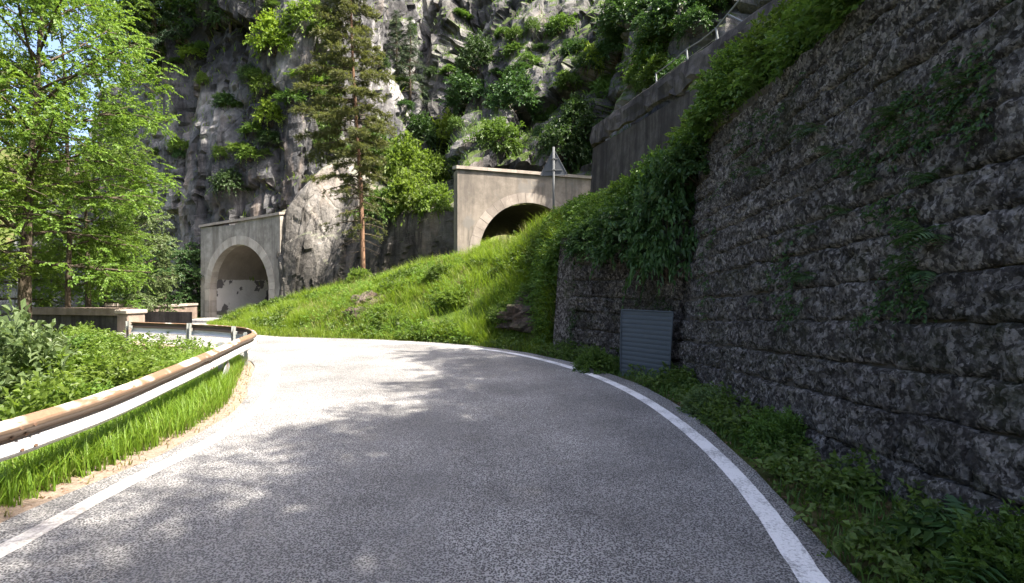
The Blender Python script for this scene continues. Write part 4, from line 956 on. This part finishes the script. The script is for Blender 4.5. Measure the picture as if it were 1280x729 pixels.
# foot of the right-hand walls
tr_ = unit(np.gradient(Rf, axis=0)); nrr = np.stack([tr_[:, 1], -tr_[:, 0]], 1)
P = verge_pts(9500, .0, .9, 1.2, 15.5, Rf, nrr); P = P[fbm(P * np.array([1.3, 1.3, 0]), 3, 81) > -.22]; V, Fg = blades(P, np.tile([0, 0, 1.], (len(P), 1)), .17, .010, RS, .7, 1)
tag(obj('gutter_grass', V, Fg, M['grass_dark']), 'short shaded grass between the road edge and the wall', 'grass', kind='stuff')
P = verge_pts(4200, .04, .92, 1.2, 15.8, Rf, nrr); P = P[fbm(P * np.array([1.5, 1.5, 0]) + 3, 3, 83) > .02]
V, Fq = sprays(P + np.array([0, 0, .04]) * RS.uniform(.5, 5, (len(P), 1)), RS.normal(0, .6, (len(P), 3)) + np.array([-.1, 0, .5]), 6, .17, .07, .048, RS, .65, .25, True)
tag(obj('gutter_weeds', V, [Fq], M['leaf_mid']), 'low leafy weeds along the foot of the tall wall', 'weeds', kind='stuff')
P = verge_pts(9000, .0, .75, 12.8, 31, Rf, nrr); V, Fg = blades(P, np.tile([0, 0, 1.], (len(P), 1)), .22, .014, RS, .6, 1)
tag(obj('kerbside_grass', V, Fg, M['grass']), 'sunlit grass reaching the asphalt round the outside of the bend', 'grass', kind='stuff')
P = verge_pts(420, .0, .6, 1.2, 9, Rf, nrr); V, Fq = leaves(P + np.array([0, 0, .012]), RS.normal(0, 1, (len(P), 3)) * np.array([1, 1, .1]), np.tile([0, 0, 1.], (len(P), 1)) + RS.normal(0, .3, (len(P), 3)), .06, .035)
lt = leaf_mat('dead_leaf', (.10, .065, .04), (.19, .12, .075), .1, (.22, .13, .1)); M['dead'] = lt
P2 = verge_pts(700, -.02, .5, .8, 12, Lf, nl); V2, F2 = leaves(P2 + np.array([0, 0, .02]), RS.normal(0, 1, (len(P2), 3)) * np.array([1, 1, .1]), np.tile([0, 0, 1.], (len(P2), 1)) + RS.normal(0, .3, (len(P2), 3)), .04, .025)
V, Fq = fold_mesh([(V, Fq), (V2, F2)])
tag(obj('fallen_leaves', V, [Fq], lt), 'brown fallen leaves lying along both road edges', 'leaves', kind='stuff')

# ------------------------------------------------------------------ shrubs
BB = [bush_meshes(k, 620, 9, .10, .062, M['leaf_sun'], .30, droop=.25) for k in (1, 2, 3)]
BD = [bush_meshes(k, 560, 9, .12, .07, M['leaf_dark'], .32, droop=.5, flat=.7) for k in (4, 5)]
BF = [bush_meshes(k, 430, 8, .125, .08, M['leaf_mid'], .42, lump=.8, droop=.45) for k in (6, 7, 8)]     # seen from afar
def shr(x, y, r_, h_, label, pool, leaf=None, group=None, name='shrub', dz=-.08, cat='shrub'):
    rnd = random.Random(int(x * 91 + y * 57)); return plant_bush(name, pool[rnd.randrange(len(pool))], (x, y, down(x, y) + dz), rnd.uniform(0, 6.28), r_, h_, label, cat, group, leaf)
# below the guardrail
for u, vt_, d_, r_, lf, lb in [
    (40, 478, 6.4, .95, 'leaf_sun', 'bright green bush just behind the rusty stretch of guardrail'),
    (-15, 398, 8.2, 1.35, 'leaf_grey', 'large greyish green bush spilling down from the tree trunks'),
    (75, 440, 9.0, 1.3, 'leaf_sun', 'broad leafy bush between the guardrail and the viaduct pillar'),
    (150, 448, 8.6, 1.1, 'leaf_sun', 'rounded light green bush inside the bend of the guardrail'),
    (28, 408, 12.0, 1.3, 'leaf_grey', 'pale bush standing in front of the viaduct arches'),
    (-60, 372, 9.6, 1.6, 'leaf_grey', 'tall pale leafy bush at the picture edge under the big trees'),
    (196, 452, 10.8, .8, 'leaf_sun', 'small bush behind the far posts of the guardrail'),
    (118, 478, 7.0, .8, 'leaf_sun', 'low bush overtopped by the nearest guardrail beam'),
    (104, 424, 14.5, 1.0, 'leaf_mid', 'dark bush at the foot of the viaduct pillar'),
    (228, 458, 9.6, .7, 'leaf_sun', 'dense low bush under the middle guardrail post')]:
    p = px(u, vt_, d_); shr(p[0], p[1], r_, max(.5, (p[2] - down(p[0], p[1]) + .05) * 1.02), lb, BB, M[lf])
# leafy bushes along the shaded bank on the right
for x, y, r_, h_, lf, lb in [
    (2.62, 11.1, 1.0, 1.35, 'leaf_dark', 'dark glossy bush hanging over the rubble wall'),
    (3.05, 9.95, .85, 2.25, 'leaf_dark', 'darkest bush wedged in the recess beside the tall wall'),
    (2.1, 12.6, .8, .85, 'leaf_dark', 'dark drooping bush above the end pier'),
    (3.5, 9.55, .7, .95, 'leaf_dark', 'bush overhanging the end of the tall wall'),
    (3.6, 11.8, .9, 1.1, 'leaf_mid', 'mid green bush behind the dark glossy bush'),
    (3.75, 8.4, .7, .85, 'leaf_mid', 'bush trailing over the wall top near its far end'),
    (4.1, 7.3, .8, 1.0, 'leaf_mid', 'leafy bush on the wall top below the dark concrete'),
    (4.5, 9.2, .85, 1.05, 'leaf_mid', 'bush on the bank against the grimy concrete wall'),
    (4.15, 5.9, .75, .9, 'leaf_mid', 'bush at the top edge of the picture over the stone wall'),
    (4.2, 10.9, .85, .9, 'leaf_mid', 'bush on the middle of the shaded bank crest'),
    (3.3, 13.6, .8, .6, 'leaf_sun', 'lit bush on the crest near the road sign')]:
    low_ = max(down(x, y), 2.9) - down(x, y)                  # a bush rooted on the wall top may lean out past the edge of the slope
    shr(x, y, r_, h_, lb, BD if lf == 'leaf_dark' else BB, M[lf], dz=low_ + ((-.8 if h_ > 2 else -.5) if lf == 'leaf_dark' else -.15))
# sunny bank
for x, y, r_, h_, lf, lb in [
    (-.1, 15.4, .65, .6, 'leaf_mid', 'green bush on the bank above the small rock face'),
    (.85, 15.4, .7, .6, 'leaf_mid', 'bush filling the notch above the end pier'),
    (-1.9, 17.2, .6, .5, 'leaf_sun', 'low bush in the middle of the sunny bank'),
    (-4.6, 18.3, .7, .5, 'leaf_sun', 'low leafy patch beside the brown boulder'),
    (-2.6, 19.4, .7, .6, 'leaf_mid', 'darker bush just below the tunnel arch'),
    (-7.3, 24.6, .7, .9, 'leaf_sun', 'young bush at the foot of the pine')]:
    shr(x, y, r_, h_, lb, BB, M[lf])
# roadside weeds with room to be a plant of their own
shr(1.72, 10.35, .5, .6, 'bushy fern-like plant between the white line and the metal screen', BB, M['leaf_mid'], name='roadside_plant', cat='plant')
shr(2.62, 7.0, .34, .42, 'pale leafy plant at the wall foot past the metal screen', BB, M['leaf_grey'], name='roadside_plant', cat='plant')
shr(2.75, 5.3, .36, .5, 'bushy weed climbing the wall foot beside the wide leaves', BB, M['leaf_mid'], name='roadside_plant', cat='plant')
shr(2.78, 2.75, .42, .55, 'feathery green plant in the nearest corner by the wall', BB, M['leaf_mid'], name='roadside_plant', cat='plant')
shr(2.72, 3.35, .25, .32, 'small weed just short of the feathery corner plant', BB, M['leaf_dark'], name='roadside_plant', cat='plant')

# cliffs and ledges (group of look-alikes seen small); each stands where the line of sight meets the rock
def cl_shrub(u, v, r_, h_, lf, lb, group=None):
    p, n = seen(u, v); plant_bush('cliff_shrub', BF[(u + v) % 3], tuple(p + n * .05 - np.array([0, 0, .25])), u * .7, r_, h_, lb, 'shrub', group, M[lf])
for u, v, r_, h_, lf, lb in [
    (515, 262, 1.5, 2.4, 'leaf_sun', 'sunlit bush on the rock step beside the upper tunnel'),
    (545, 262, 1.1, 1.8, 'leaf_sun', 'bright bush touching the upper tunnel wall'),
    (480, 268, 1.3, 2.3, 'leaf_mid', 'bush behind the pine trunk on the rock step'),
    (505, 225, 2.0, 3.4, 'leaf_sun', 'tall sunlit thicket right of the pine'),
    (540, 225, 1.4, 2.4, 'leaf_sun', 'rounded thicket above the upper tunnel corner'),
    (470, 205, 1.7, 2.8, 'leaf_mid', 'leafy thicket hidden half behind the pine crown'),
    (562, 175, 1.7, 3.0, 'leaf_lime', 'yellow green young tree lit against the dark gully'),
    (740, 78, .75, 1.5, 'leaf_lime', 'single glowing yellow bush on the far rock face'),
    (340, 150, 1.1, 1.9, 'leaf_lime', 'bright bush drooping from the cliff beside the pine'),
    (345, 60, 1.6, 2.6, 'leaf_lime', 'bright green bush hanging high on the cliff'),
    (385, 35, 1.7, 2.4, 'leaf_sun', 'leafy bush at the upper edge next to the pine'),
    (395, 120, 1.6, 2.4, 'leaf_mid', 'bush on the cliff just left of the pine'),
    (330, 110, .9, 1.3, 'leaf_sun', 'small bush on the narrow cliff ledge'),
    (400, 165, 1.3, 2.2, 'leaf_mid', 'dark bush above the wet streaked slab'),
    (240, 68, .9, .8, 'leaf_lime', 'small yellow cushion of plants below the clifftop trees'),
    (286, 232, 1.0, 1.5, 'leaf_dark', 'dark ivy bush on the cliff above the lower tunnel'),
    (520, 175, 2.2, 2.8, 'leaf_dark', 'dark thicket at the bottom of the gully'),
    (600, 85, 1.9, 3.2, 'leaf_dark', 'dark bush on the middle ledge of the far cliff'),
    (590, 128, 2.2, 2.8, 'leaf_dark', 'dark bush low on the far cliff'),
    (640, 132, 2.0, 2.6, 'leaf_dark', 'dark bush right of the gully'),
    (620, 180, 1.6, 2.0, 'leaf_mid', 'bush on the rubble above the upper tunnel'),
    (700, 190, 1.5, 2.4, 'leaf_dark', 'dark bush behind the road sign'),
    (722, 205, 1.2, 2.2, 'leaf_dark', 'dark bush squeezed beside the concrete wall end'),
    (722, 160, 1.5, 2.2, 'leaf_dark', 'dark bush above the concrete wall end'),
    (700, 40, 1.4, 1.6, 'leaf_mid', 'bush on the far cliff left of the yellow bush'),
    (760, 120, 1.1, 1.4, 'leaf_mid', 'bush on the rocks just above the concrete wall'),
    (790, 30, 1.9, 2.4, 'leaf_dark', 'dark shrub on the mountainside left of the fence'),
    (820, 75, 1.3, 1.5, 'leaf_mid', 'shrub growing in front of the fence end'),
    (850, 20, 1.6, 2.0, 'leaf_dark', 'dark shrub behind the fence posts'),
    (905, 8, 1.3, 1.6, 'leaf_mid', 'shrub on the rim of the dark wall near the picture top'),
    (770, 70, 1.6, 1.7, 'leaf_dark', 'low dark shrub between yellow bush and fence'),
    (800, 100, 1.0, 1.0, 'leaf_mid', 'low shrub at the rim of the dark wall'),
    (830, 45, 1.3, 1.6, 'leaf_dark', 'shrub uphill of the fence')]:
    cl_shrub(u, v, r_, h_, lf, lb)
rr = random.Random(8)
for k in range(46):
    u, v = rr.randrange(470, 870), rr.randrange(4, 205)
    p, n = seen(u, v)
    if p[2] < 8.5 or p[1] < 14: continue
    cl_shrub(u, v, rr.uniform(.5, 1.1), rr.uniform(.5, 1.2), rr.choice(['leaf_mid', 'leaf_dark']), 'small green shrub rooted in the cracks of the far cliff', 'small shrubs on the far cliff')
for k in range(110):
    u, v = rr.randrange(190, 440), rr.randrange(2, 200)
    p, n = seen(u, v)
    if n[2] < .1: continue
    cl_shrub(u, v, rr.uniform(.4, 1.0), rr.uniform(.4, 1.1), rr.choice(['leaf_sun', 'leaf_mid', 'leaf_mid', 'leaf_dark']), 'small bright shrub rooted on the near cliff', 'small shrubs on the near cliff')

# ------------------------------------------------------------------ trees
TB = tree_meshes(11, 13, 4.4, 3.0, 34, 2500, 15, .12, .085, M['leaf_sun'], M['bark'], .19, (.3, .2), sprayL=.62, sub=8, rise=1.0, flat=.45, zn=.95)
TC = tree_meshes(12, 16, 3.4, 2.0, 30, 1900, 16, .12, .085, M['leaf_sun'], M['bark'], .17, (-.3, .3), 'column', sprayL=.6, sub=6, rise=.9, flat=.45, zn=.95)
TS = tree_meshes(13, 6, 2.0, .8, 20, 700, 13, .14, .09, M['leaf_mid'], M['bark'], .10, sprayL=.5, sub=5, rise=.8, flat=.5, zn=.9)
TX = tree_meshes(14, 11, 2.6, .6, 44, 1500, 16, .16, .035, M['needle_dark'], M['bark'], .17, shape='cone', sprayL=.6, sub=4, rise=.15, droop=.5)
def tree_at(name, meshes, u, d, sc, rz, label, leaf=None, group=None, dz=-.1):
    x = (u - 640) / F * d; return plant_tree(name, meshes, (x, d, down(x, d) + dz), rz, sc, label, 'tree', group, leaf)
tree_at('deciduous_tree', TB, 26, 17.6, .98, .4, 'large spreading tree with dark leaning trunk beside the viaduct')
tree_at('deciduous_tree', TB, -165, 14.5, .95, 2.6, 'tallest leafy tree cut by the picture edge')
tree_at('deciduous_tree', TC, 86, 20.5, (.55, .55, .98), 1.3, 'slender upright tree with open crown against the sky')
tree_at('deciduous_tree', TB, -10, 23, .85, 4.2, 'leafy tree standing behind the spreading tree')
tree_at('deciduous_tree', TB, 110, 23, .62, 5.0, 'rounded smaller tree at the end of the leafy group')
tree_at('small_tree', TS, 165, 27, 1.0, .8, 'small pale tree in front of the cliff by the viaduct', M['leaf_grey'])
tree_at('small_tree', TS, 130, 24.5, .75, 2.0, 'small bright tree just behind the viaduct coping', M['leaf_sun'])
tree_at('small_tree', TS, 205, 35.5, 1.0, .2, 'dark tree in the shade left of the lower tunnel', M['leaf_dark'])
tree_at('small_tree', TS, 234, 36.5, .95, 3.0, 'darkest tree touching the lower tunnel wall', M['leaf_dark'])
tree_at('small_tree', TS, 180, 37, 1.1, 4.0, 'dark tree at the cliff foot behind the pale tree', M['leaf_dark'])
for u, v, sc, rz, ms, lf, lb in [(175, 75, .9, .3, TX, None, 'dark conifer on the clifftop next to the sky'), (205, 70, 1.0, 1.3, TS, 'leaf_mid', 'leafy tree on the clifftop edge'),
                                 (232, 52, .95, 2.2, TX, None, 'conifer behind the clifftop edge'), (262, 48, 1.1, 3.1, TS, 'leaf_mid', 'bushy tree high on the clifftop'),
                                 (290, 40, 1.0, 4.4, TS, 'leaf_dark', 'shadowed tree on the clifftop ledge'), (190, 92, .7, 5.0, TS, 'leaf_sun', 'bright small tree hanging over the cliff edge'),
                                 (168, 66, 1.55, 2.5, TS, 'leaf_sun', 'broad sunlit tree rising from the clifftop into the sky'), (190, 60, 1.1, 2.9, TX, None, 'tall conifer in the middle of the clifftop trees'), (222, 40, 1.5, .9, TS, 'leaf_mid', 'big leafy tree over the dark cliff face'), (268, 22, 1.4, 1.9, TS, 'leaf_dark', 'tree crowning the cliff above the lower tunnel'), (320, 18, 1.0, .6, TS, 'leaf_mid', 'tree at the top of the cliff near the pine'), (160, 88, .9, 1.8, TS, 'leaf_mid', 'leftmost small tree on the clifftop'),
                                 (512, 120, .72, 1.0, TX, None, 'dark conifer standing in the gully'), (495, 95, .6, 2.0, TX, None, 'smaller dark conifer higher in the gully')]:
    p, n = seen(u, v); plant_tree('conifer' if ms is TX else 'clifftop_tree', ms, tuple(p - np.array([0, 0, .3])), rz, sc, lb, 'tree', None, M[lf] if lf else None)
# the orange-barked pine in front of the rock step
def pine():
    rs = np.random.default_rng(4); H = 17.5; tr = MB(); tz = np.linspace(0, 1, 12); tp = np.stack([-.75 * tz + .08 * np.sin(tz * 7), .2 * tz, H * tz], 1); tp[0, 2] = -.5
    tr.tube(tp, .09 * (1 - tz) + .03, 10); C, D = [], []
    br_ = MB()
    for k in range(120):
        z = 2.6 + (H - 2.8) * (k / 120.) ** .92; f = z / H; az = k * 2.39996 + rs.uniform(-.5, .5); q = (z - 3) / (H - 3)
        full = .45 + .55 * np.clip((q - .05) / .25, 0, 1)
        Ln = (2.9 * (1 - q) ** .5 + .25) * rs.uniform(.4, 1.15) * full * (1.15 if math.cos(az) < 0 else .85); u = np.array([math.cos(az), math.sin(az), 0]); w = np.linspace(0, 1, 6)[:, None]
        b = np.array([np.interp(f, tz, tp[:, 0]), np.interp(f, tz, tp[:, 1]), z]); P = b + u * Ln * w + np.array([0, 0, 1.]) * Ln * (.12 * w - .42 * w ** 2 + .14 * w ** 3)
        br_.tube(P, .030 * (1.1 - w[:, 0]) * (1.2 - q) + .005, 4, False)
        n = int((5 + 16 * Ln) * (.25 if z < 5.2 else 1)); qq = rs.uniform(.22, 1.02, n); i0 = np.clip((qq * 5).astype(int), 0, 4); fr = (qq * 5 - i0)[:, None]
        pt = P[i0] * (1 - fr) + P[i0 + 1] * fr; C.append(pt + rs.normal(0, .05, (n, 3))); sdv = np.where(rs.uniform(size=n) < .5, 1, -1)[:, None]
        D.append(u * .6 + np.cross(u, [0, 0, 1.]) * sdv * rs.uniform(.4, 1.1, (n, 1)) + np.array([0, 0, -.25]) + rs.normal(0, .25, (n, 3)))
    for k in range(26):                                   # dead snags on the bare lower trunk
        z = rs.uniform(.9, 5.5); az = rs.uniform(0, 6.28); u = np.array([math.cos(az), math.sin(az), -.25]); b = np.array([-.75 * z / H, 0, z]); br_.tube([b, b + u * .4, b + u * rs.uniform(.6, 1.3) - np.array([0, 0, .1])], [.014, .01, .005], 4, False)
    C, D = np.concatenate(C), unit(np.concatenate(D)); m_ = len(C); n = 20; t_ = rs.uniform(0, 1, (m_, n, 1)); L = rs.uniform(.22, .5, (m_, 1, 1)); B = C[:, None] + D[:, None] * L * t_ - np.array([0, 0, .12]) * (t_ * L) ** 1
    nd = unit(D[:, None] * .9 + rs.normal(0, .55, (m_, n, 3))); V, Fq = leaves(B.reshape(-1, 3), nd.reshape(-1, 3), rs.normal(0, 1, (m_ * n, 3)), 0.17, .036, .1)
    p = px(454, 318, 25.2); r_ = empty('pine_tree', (p[0], p[1], down(p[0], p[1]) - .1), 'tall pine with orange bark and sparse brownish drooping branches', 'tree')
    tr.build('trunk', M['bark_pine'], r_, True); br_.build('branch', M['bark'], r_, True); obj('crown', V, [Fq], M['needle'], r_)
pine()
# woods on the hillside over the tall wall: they throw the shade on the road
for k, (x, y, sc, lb) in enumerate([(6.5, 2.3, .45, 'leafy tree on the hillside straight above the nearest wall stones'), (8.2, 1.6, .48, 'leafy tree behind the first one on the hillside'),
                                    (6.6, -.4, .48, 'leafy tree uphill above the tall stone wall'), (8.4, -2.2, .57, 'leafy tree in the second row over the tall wall'),
                                    (6.3, -3.6, .55, 'third leafy tree along the top of the tall wall'), (8.6, -7.5, .75, 'tall tree on the hillside behind the viewer'),
                                    (7.5, 1.2, .43, 'leafy tree squeezed between two rows above the wall'), (7.6, 3.7, .45, 'half grown tree before the concrete wall'), (7.3, 5.2, .40, 'young tree on the hillside beside the dark concrete wall'), (6.0, -7, .6, 'tree at the far rear end of the wall top')]):
    plant_tree('hillside_tree', TB, (x, y, down(x, y) - .1), k * 1.7, sc, lb, 'tree', 'trees above the tall wall')
for x, y, sc, lb in [(10.9, 4.2, 1.2, 'unseen small tree added over the concrete wall to shade the bank'), (11.3, 7.6, 1.25, 'second unseen tree added over the concrete wall to shade the bank'), (11.7, 11, 1.1, 'last unseen tree added over the concrete wall to shade the bank'), (11.4, 13.8, .85, 'unseen bushy sapling added above the concrete rim to shade the bank')]:  # out of view, added to keep the leafy bank in shade
    plant_tree('small_tree', TS, (x, y, down(x, y) - .1), x + y, sc, lb, 'tree', 'trees above the tall wall')
plant_tree('small_tree', TS, (6.5, 7.1, down(6.5, 7.1) - .1), 1.0, .5, 'sapling at the crest above the stone wall', 'tree', 'trees above the tall wall')

# ------------------------------------------------------------------ plants with leaves one by one, ferns on the wall, stones
def big_leaf(L, W, stalk, mat):
    V = [[0, 0, 0]]; n = 9; a = np.linspace(0, 2 * np.pi, n, endpoint=False); rim = []
    for q in a: rr_ = .5 * (1 + .32 * math.cos(q)); rim.append([W * rr_ * math.sin(q) * .95, L * .42 + L * .52 * math.cos(q) * (1 if math.cos(q) > 0 else .8), .04 * L * math.cos(2 * q) - .10 * L * (1 - .2 * math.cos(q))])
    rim = np.array(rim); c = np.array([[0, L * .12, .0], [0, L * .5, .015 * L]]); V = np.vstack([rim, c[1:]]); T = [[i, (i + 1) % n, n] for i in range(n)]
    m = MB(); V = V + np.array([0, .5 * stalk, .86 * stalk]); m.add(V, (), [t[::-1] for t in T]); m.tube([(0, 0, 0), (0, .22 * stalk, .5 * stalk), (0, .5 * stalk + L * .1, .86 * stalk - .02)], .004, 4, False)
    return m.mesh('leaf', mat, True)
BL = [big_leaf(.17, .17, .22, M['leaf_mid']), big_leaf(.13, .13, .15, M['leaf_mid']), big_leaf(.11, .07, .2, M['leaf_grey'])]
def leafy(u_or_x, y, n, kinds, label, sc=1.0, name='broad_leaved_plant'):
    x = u_or_x; z = down(x, y); r_ = empty(name, (x, y, z), label, 'plant'); rnd = random.Random(int(x * 100 + y * 10))
    for k in range(n):
        l = link('leaf', BL[rnd.choice(kinds)], r_); l.rotation_euler = (R(rnd.uniform(-30, 12)), R(rnd.uniform(-14, 14)), k * 2.4 + rnd.uniform(-.4, .4)); l.location = (rnd.uniform(-.05, .05), rnd.uniform(-.05, .05), 0); s_ = rnd.uniform(.6, 1.15) * sc; l.scale = (s_, s_, s_)
leafy(2.72, 4.0, 11, [0, 1], 'plant with big round leaves by the wall near the picture corner', 1.0)
leafy(2.62, 4.7, 13, [0, 1], 'clump of wide leaves behind the one with big round leaves', .9)
leafy(2.66, 6.2, 14, [1, 2], 'pale many leaved clump hugging the road edge', .95)
leafy(2.6, 7.3, 12, [2], 'narrow leaved clump nearest the metal screen', 1.0)
leafy(2.45, 3.4, 9, [1, 2], 'low clump of leaves nearest the white line', .8)
leafy(2.83, 5.6, 10, [0, 2], 'tall leaved clump pressed against the stone wall', 1.1)
def frond_mesh():
    m = MB(); rs = np.random.default_rng(2); q = np.linspace(0, 1, 12); P = np.stack([0 * q, q * .8, .55 * q - .62 * q ** 2.2], 1); V, T = [], []
    B, D, N, L = [], [], [], []
    for i in range(1, 12):
        for s_ in (-1, 1): B.append(P[i]); D.append([s_, .5, -.15]); N.append([0, 0, 1.]); L.append(.24 * math.sin(math.pi * (.12 + .85 * q[i])) + .03)
    v, f = leaves(np.array(B), np.array(D), np.array(N), np.array(L), .055, .05); m.add(v, f); m.tube(P, .006 * (1.2 - q), 3, False); return m.mesh('frond', M['leaf_dark'])
FR = frond_mesh()
def wall_at(u, v):
    """where the line of sight meets the leaning face of the big wall"""
    a = (u - 640) / F; b = (HORIZ - v) / F                   # x = a d, z = 1.75 + b d, wall x = 2.97 + .11 z
    d = (2.97 + .11 * CAMZ) / (a - .11 * b); return np.array([a * d, d, CAMZ + b * d])
for u, v, n, s_, lb in [
    (1175, 295, 9, .42, 'largest dark fern hanging in the middle of the stone wall'),
    (1160, 335, 6, .3, 'fern tuft just below the largest dark fern'),
    (1172, 222, 7, .28, 'bright fern above the largest dark fern'),
    (1016, 345, 7, .34, 'fern growing in the wall joint right of the metal screen'),
    (1020, 285, 6, .28, 'small fern above the joint fern'),
    (1060, 262, 6, .28, 'fern on a ledge high in the middle of the wall'),
    (992, 408, 5, .16, 'small bright fern in the lowest clear joint'),
    (1095, 225, 6, .26, 'fern close under the mossy upper courses'),
    (1120, 150, 6, .3, 'fern on the upper part of the stone wall'),
    (1020, 160, 7, .36, 'fern below the bushes on the wall top'),
    (960, 215, 6, .36, 'fern near the far end of the wall top'),
    (950, 375, 5, .2, 'little fern low beside the wall corner'),
    (1215, 105, 6, .26, 'fern on the mossy ledge near the picture edge'),
    (1050, 190, 5, .3, 'dull fern on the broken course of the wall')]:
    p = wall_at(u, v); r_ = empty('wall_fern', tuple(p + np.array([-.03, 0, -.03])), lb, 'fern'); rnd = random.Random(u)
    for k in range(n):
        f_ = link('frond', FR, r_); f_.rotation_euler = (R(rnd.uniform(-25, 30)), R(rnd.uniform(-20, 20)), R(90 + (k - (n - 1) / 2) * 150 / n + rnd.uniform(-12, 12))); q = s_ * rnd.uniform(.7, 1.15); f_.scale = (q, q, q)
uv = RS.uniform([880, 0], [1280, 400], (2600, 2)); W_ = np.array([wall_at(a, b) for a, b in uv]); W_ = W_[(W_[:, 2] < 4.2) & (W_[:, 1] > 2.2) & (W_[:, 1] < 9.3)]
mk = fbm(W_ * np.array([1.2, 1.2, 1.6]), 4, 95); W_ = W_[mk > .24 - .07 * (W_[:, 2] - 2)]
Vq, Fq = sprays(W_ + np.array([-.03, 0, 0]), RS.normal(0, .5, (len(W_), 3)) + np.array([-.7, -.1, -.1]), 7, .12, .045, .028, RS, .6, .5)
tag(obj('wall_creeper', Vq, [Fq], M['leaf_dark']), 'small mossy leaves growing in patches on the big stone wall', 'plants', kind='stuff')
LW = np.array([[*(np.array([np.interp(q, np.linspace(0, 1, 80), LOWW[:, k]) for k in (0, 1)]) + np.array([.08, .06]) * z_), z_] for q, z_ in RS.uniform([0, .3], [1, 2.95], (900, 2))])
LW = LW[fbm(LW * 1.4, 4, 96) > .12 - .16 * (LW[:, 2] - 1.6)]
Vq, Fq = sprays(LW + np.array([-.05, -.05, 0]), RS.normal(0, .5, (len(LW), 3)) + np.array([-.5, -.5, -.2]), 7, .16, .055, .035, RS, .6, .5)
tag(obj('rubble_creeper', Vq, [Fq], M['leaf_dark']), 'mossy leaves trailing over the lower rubble wall', 'plants', kind='stuff')
r_ = empty('ground_fern', (2.82, 2.95, .02), 'feathery fern with long fronds in the nearest corner of the wall foot', 'fern')
for k in range(11):
    f_ = link('frond', FR, r_); f_.rotation_euler = (R(20 + 10 * (k % 3)), R((k % 4) * 6 - 9), k * 2.4 + .3); q = .62 + .08 * (k % 4); f_.scale = (q, q, q)
def boulder(x, y, r_, label, seed, flat=.7, mat='rock_small', dz=0):
    th = np.linspace(0, np.pi, 15); ph = np.linspace(0, 2 * np.pi, 23); T_, P_ = np.meshgrid(th, ph, indexing='ij'); d = np.stack([np.sin(T_) * np.cos(P_), np.sin(T_) * np.sin(P_), np.cos(T_)], -1)
    c, e, tl = cells(d * 1.3 + seed, seed); k = 1 + .22 * c + .35 * tl + .1 * fbm(d * 4, 3, seed); V = d * k[..., None] * np.array([r_ * 1.15, r_, r_ * flat])
    o = obj('rock', V.reshape(-1, 3), grid_faces(15, 23)[:, ::-1], M[mat]); o.location = (x, y, down(x, y) + dz); return tag(o, label, 'rock', kind='thing')
for u, v, r_, lb, sd in [(462, 378, .55, 'brown rock poking out of the sunny bank', 3), (446, 392, .38, 'smaller brown rock below the one on the bank', 5), (655, 398, .62, 'pinkish rock face low on the bank beside the pier', 7), (668, 378, .45, 'rock above the pinkish one beside the pier', 8),
                         (640, 402, .35, 'small rock at the outer side of the pinkish one', 9), (585, 306, .55, 'dark rock on the crest under the upper tunnel arch', 12), (512, 345, .3, 'small stone half buried high on the sunny bank', 13)]:
    p, n = seen(u, v); boulder(p[0], p[1], r_, lb, sd)
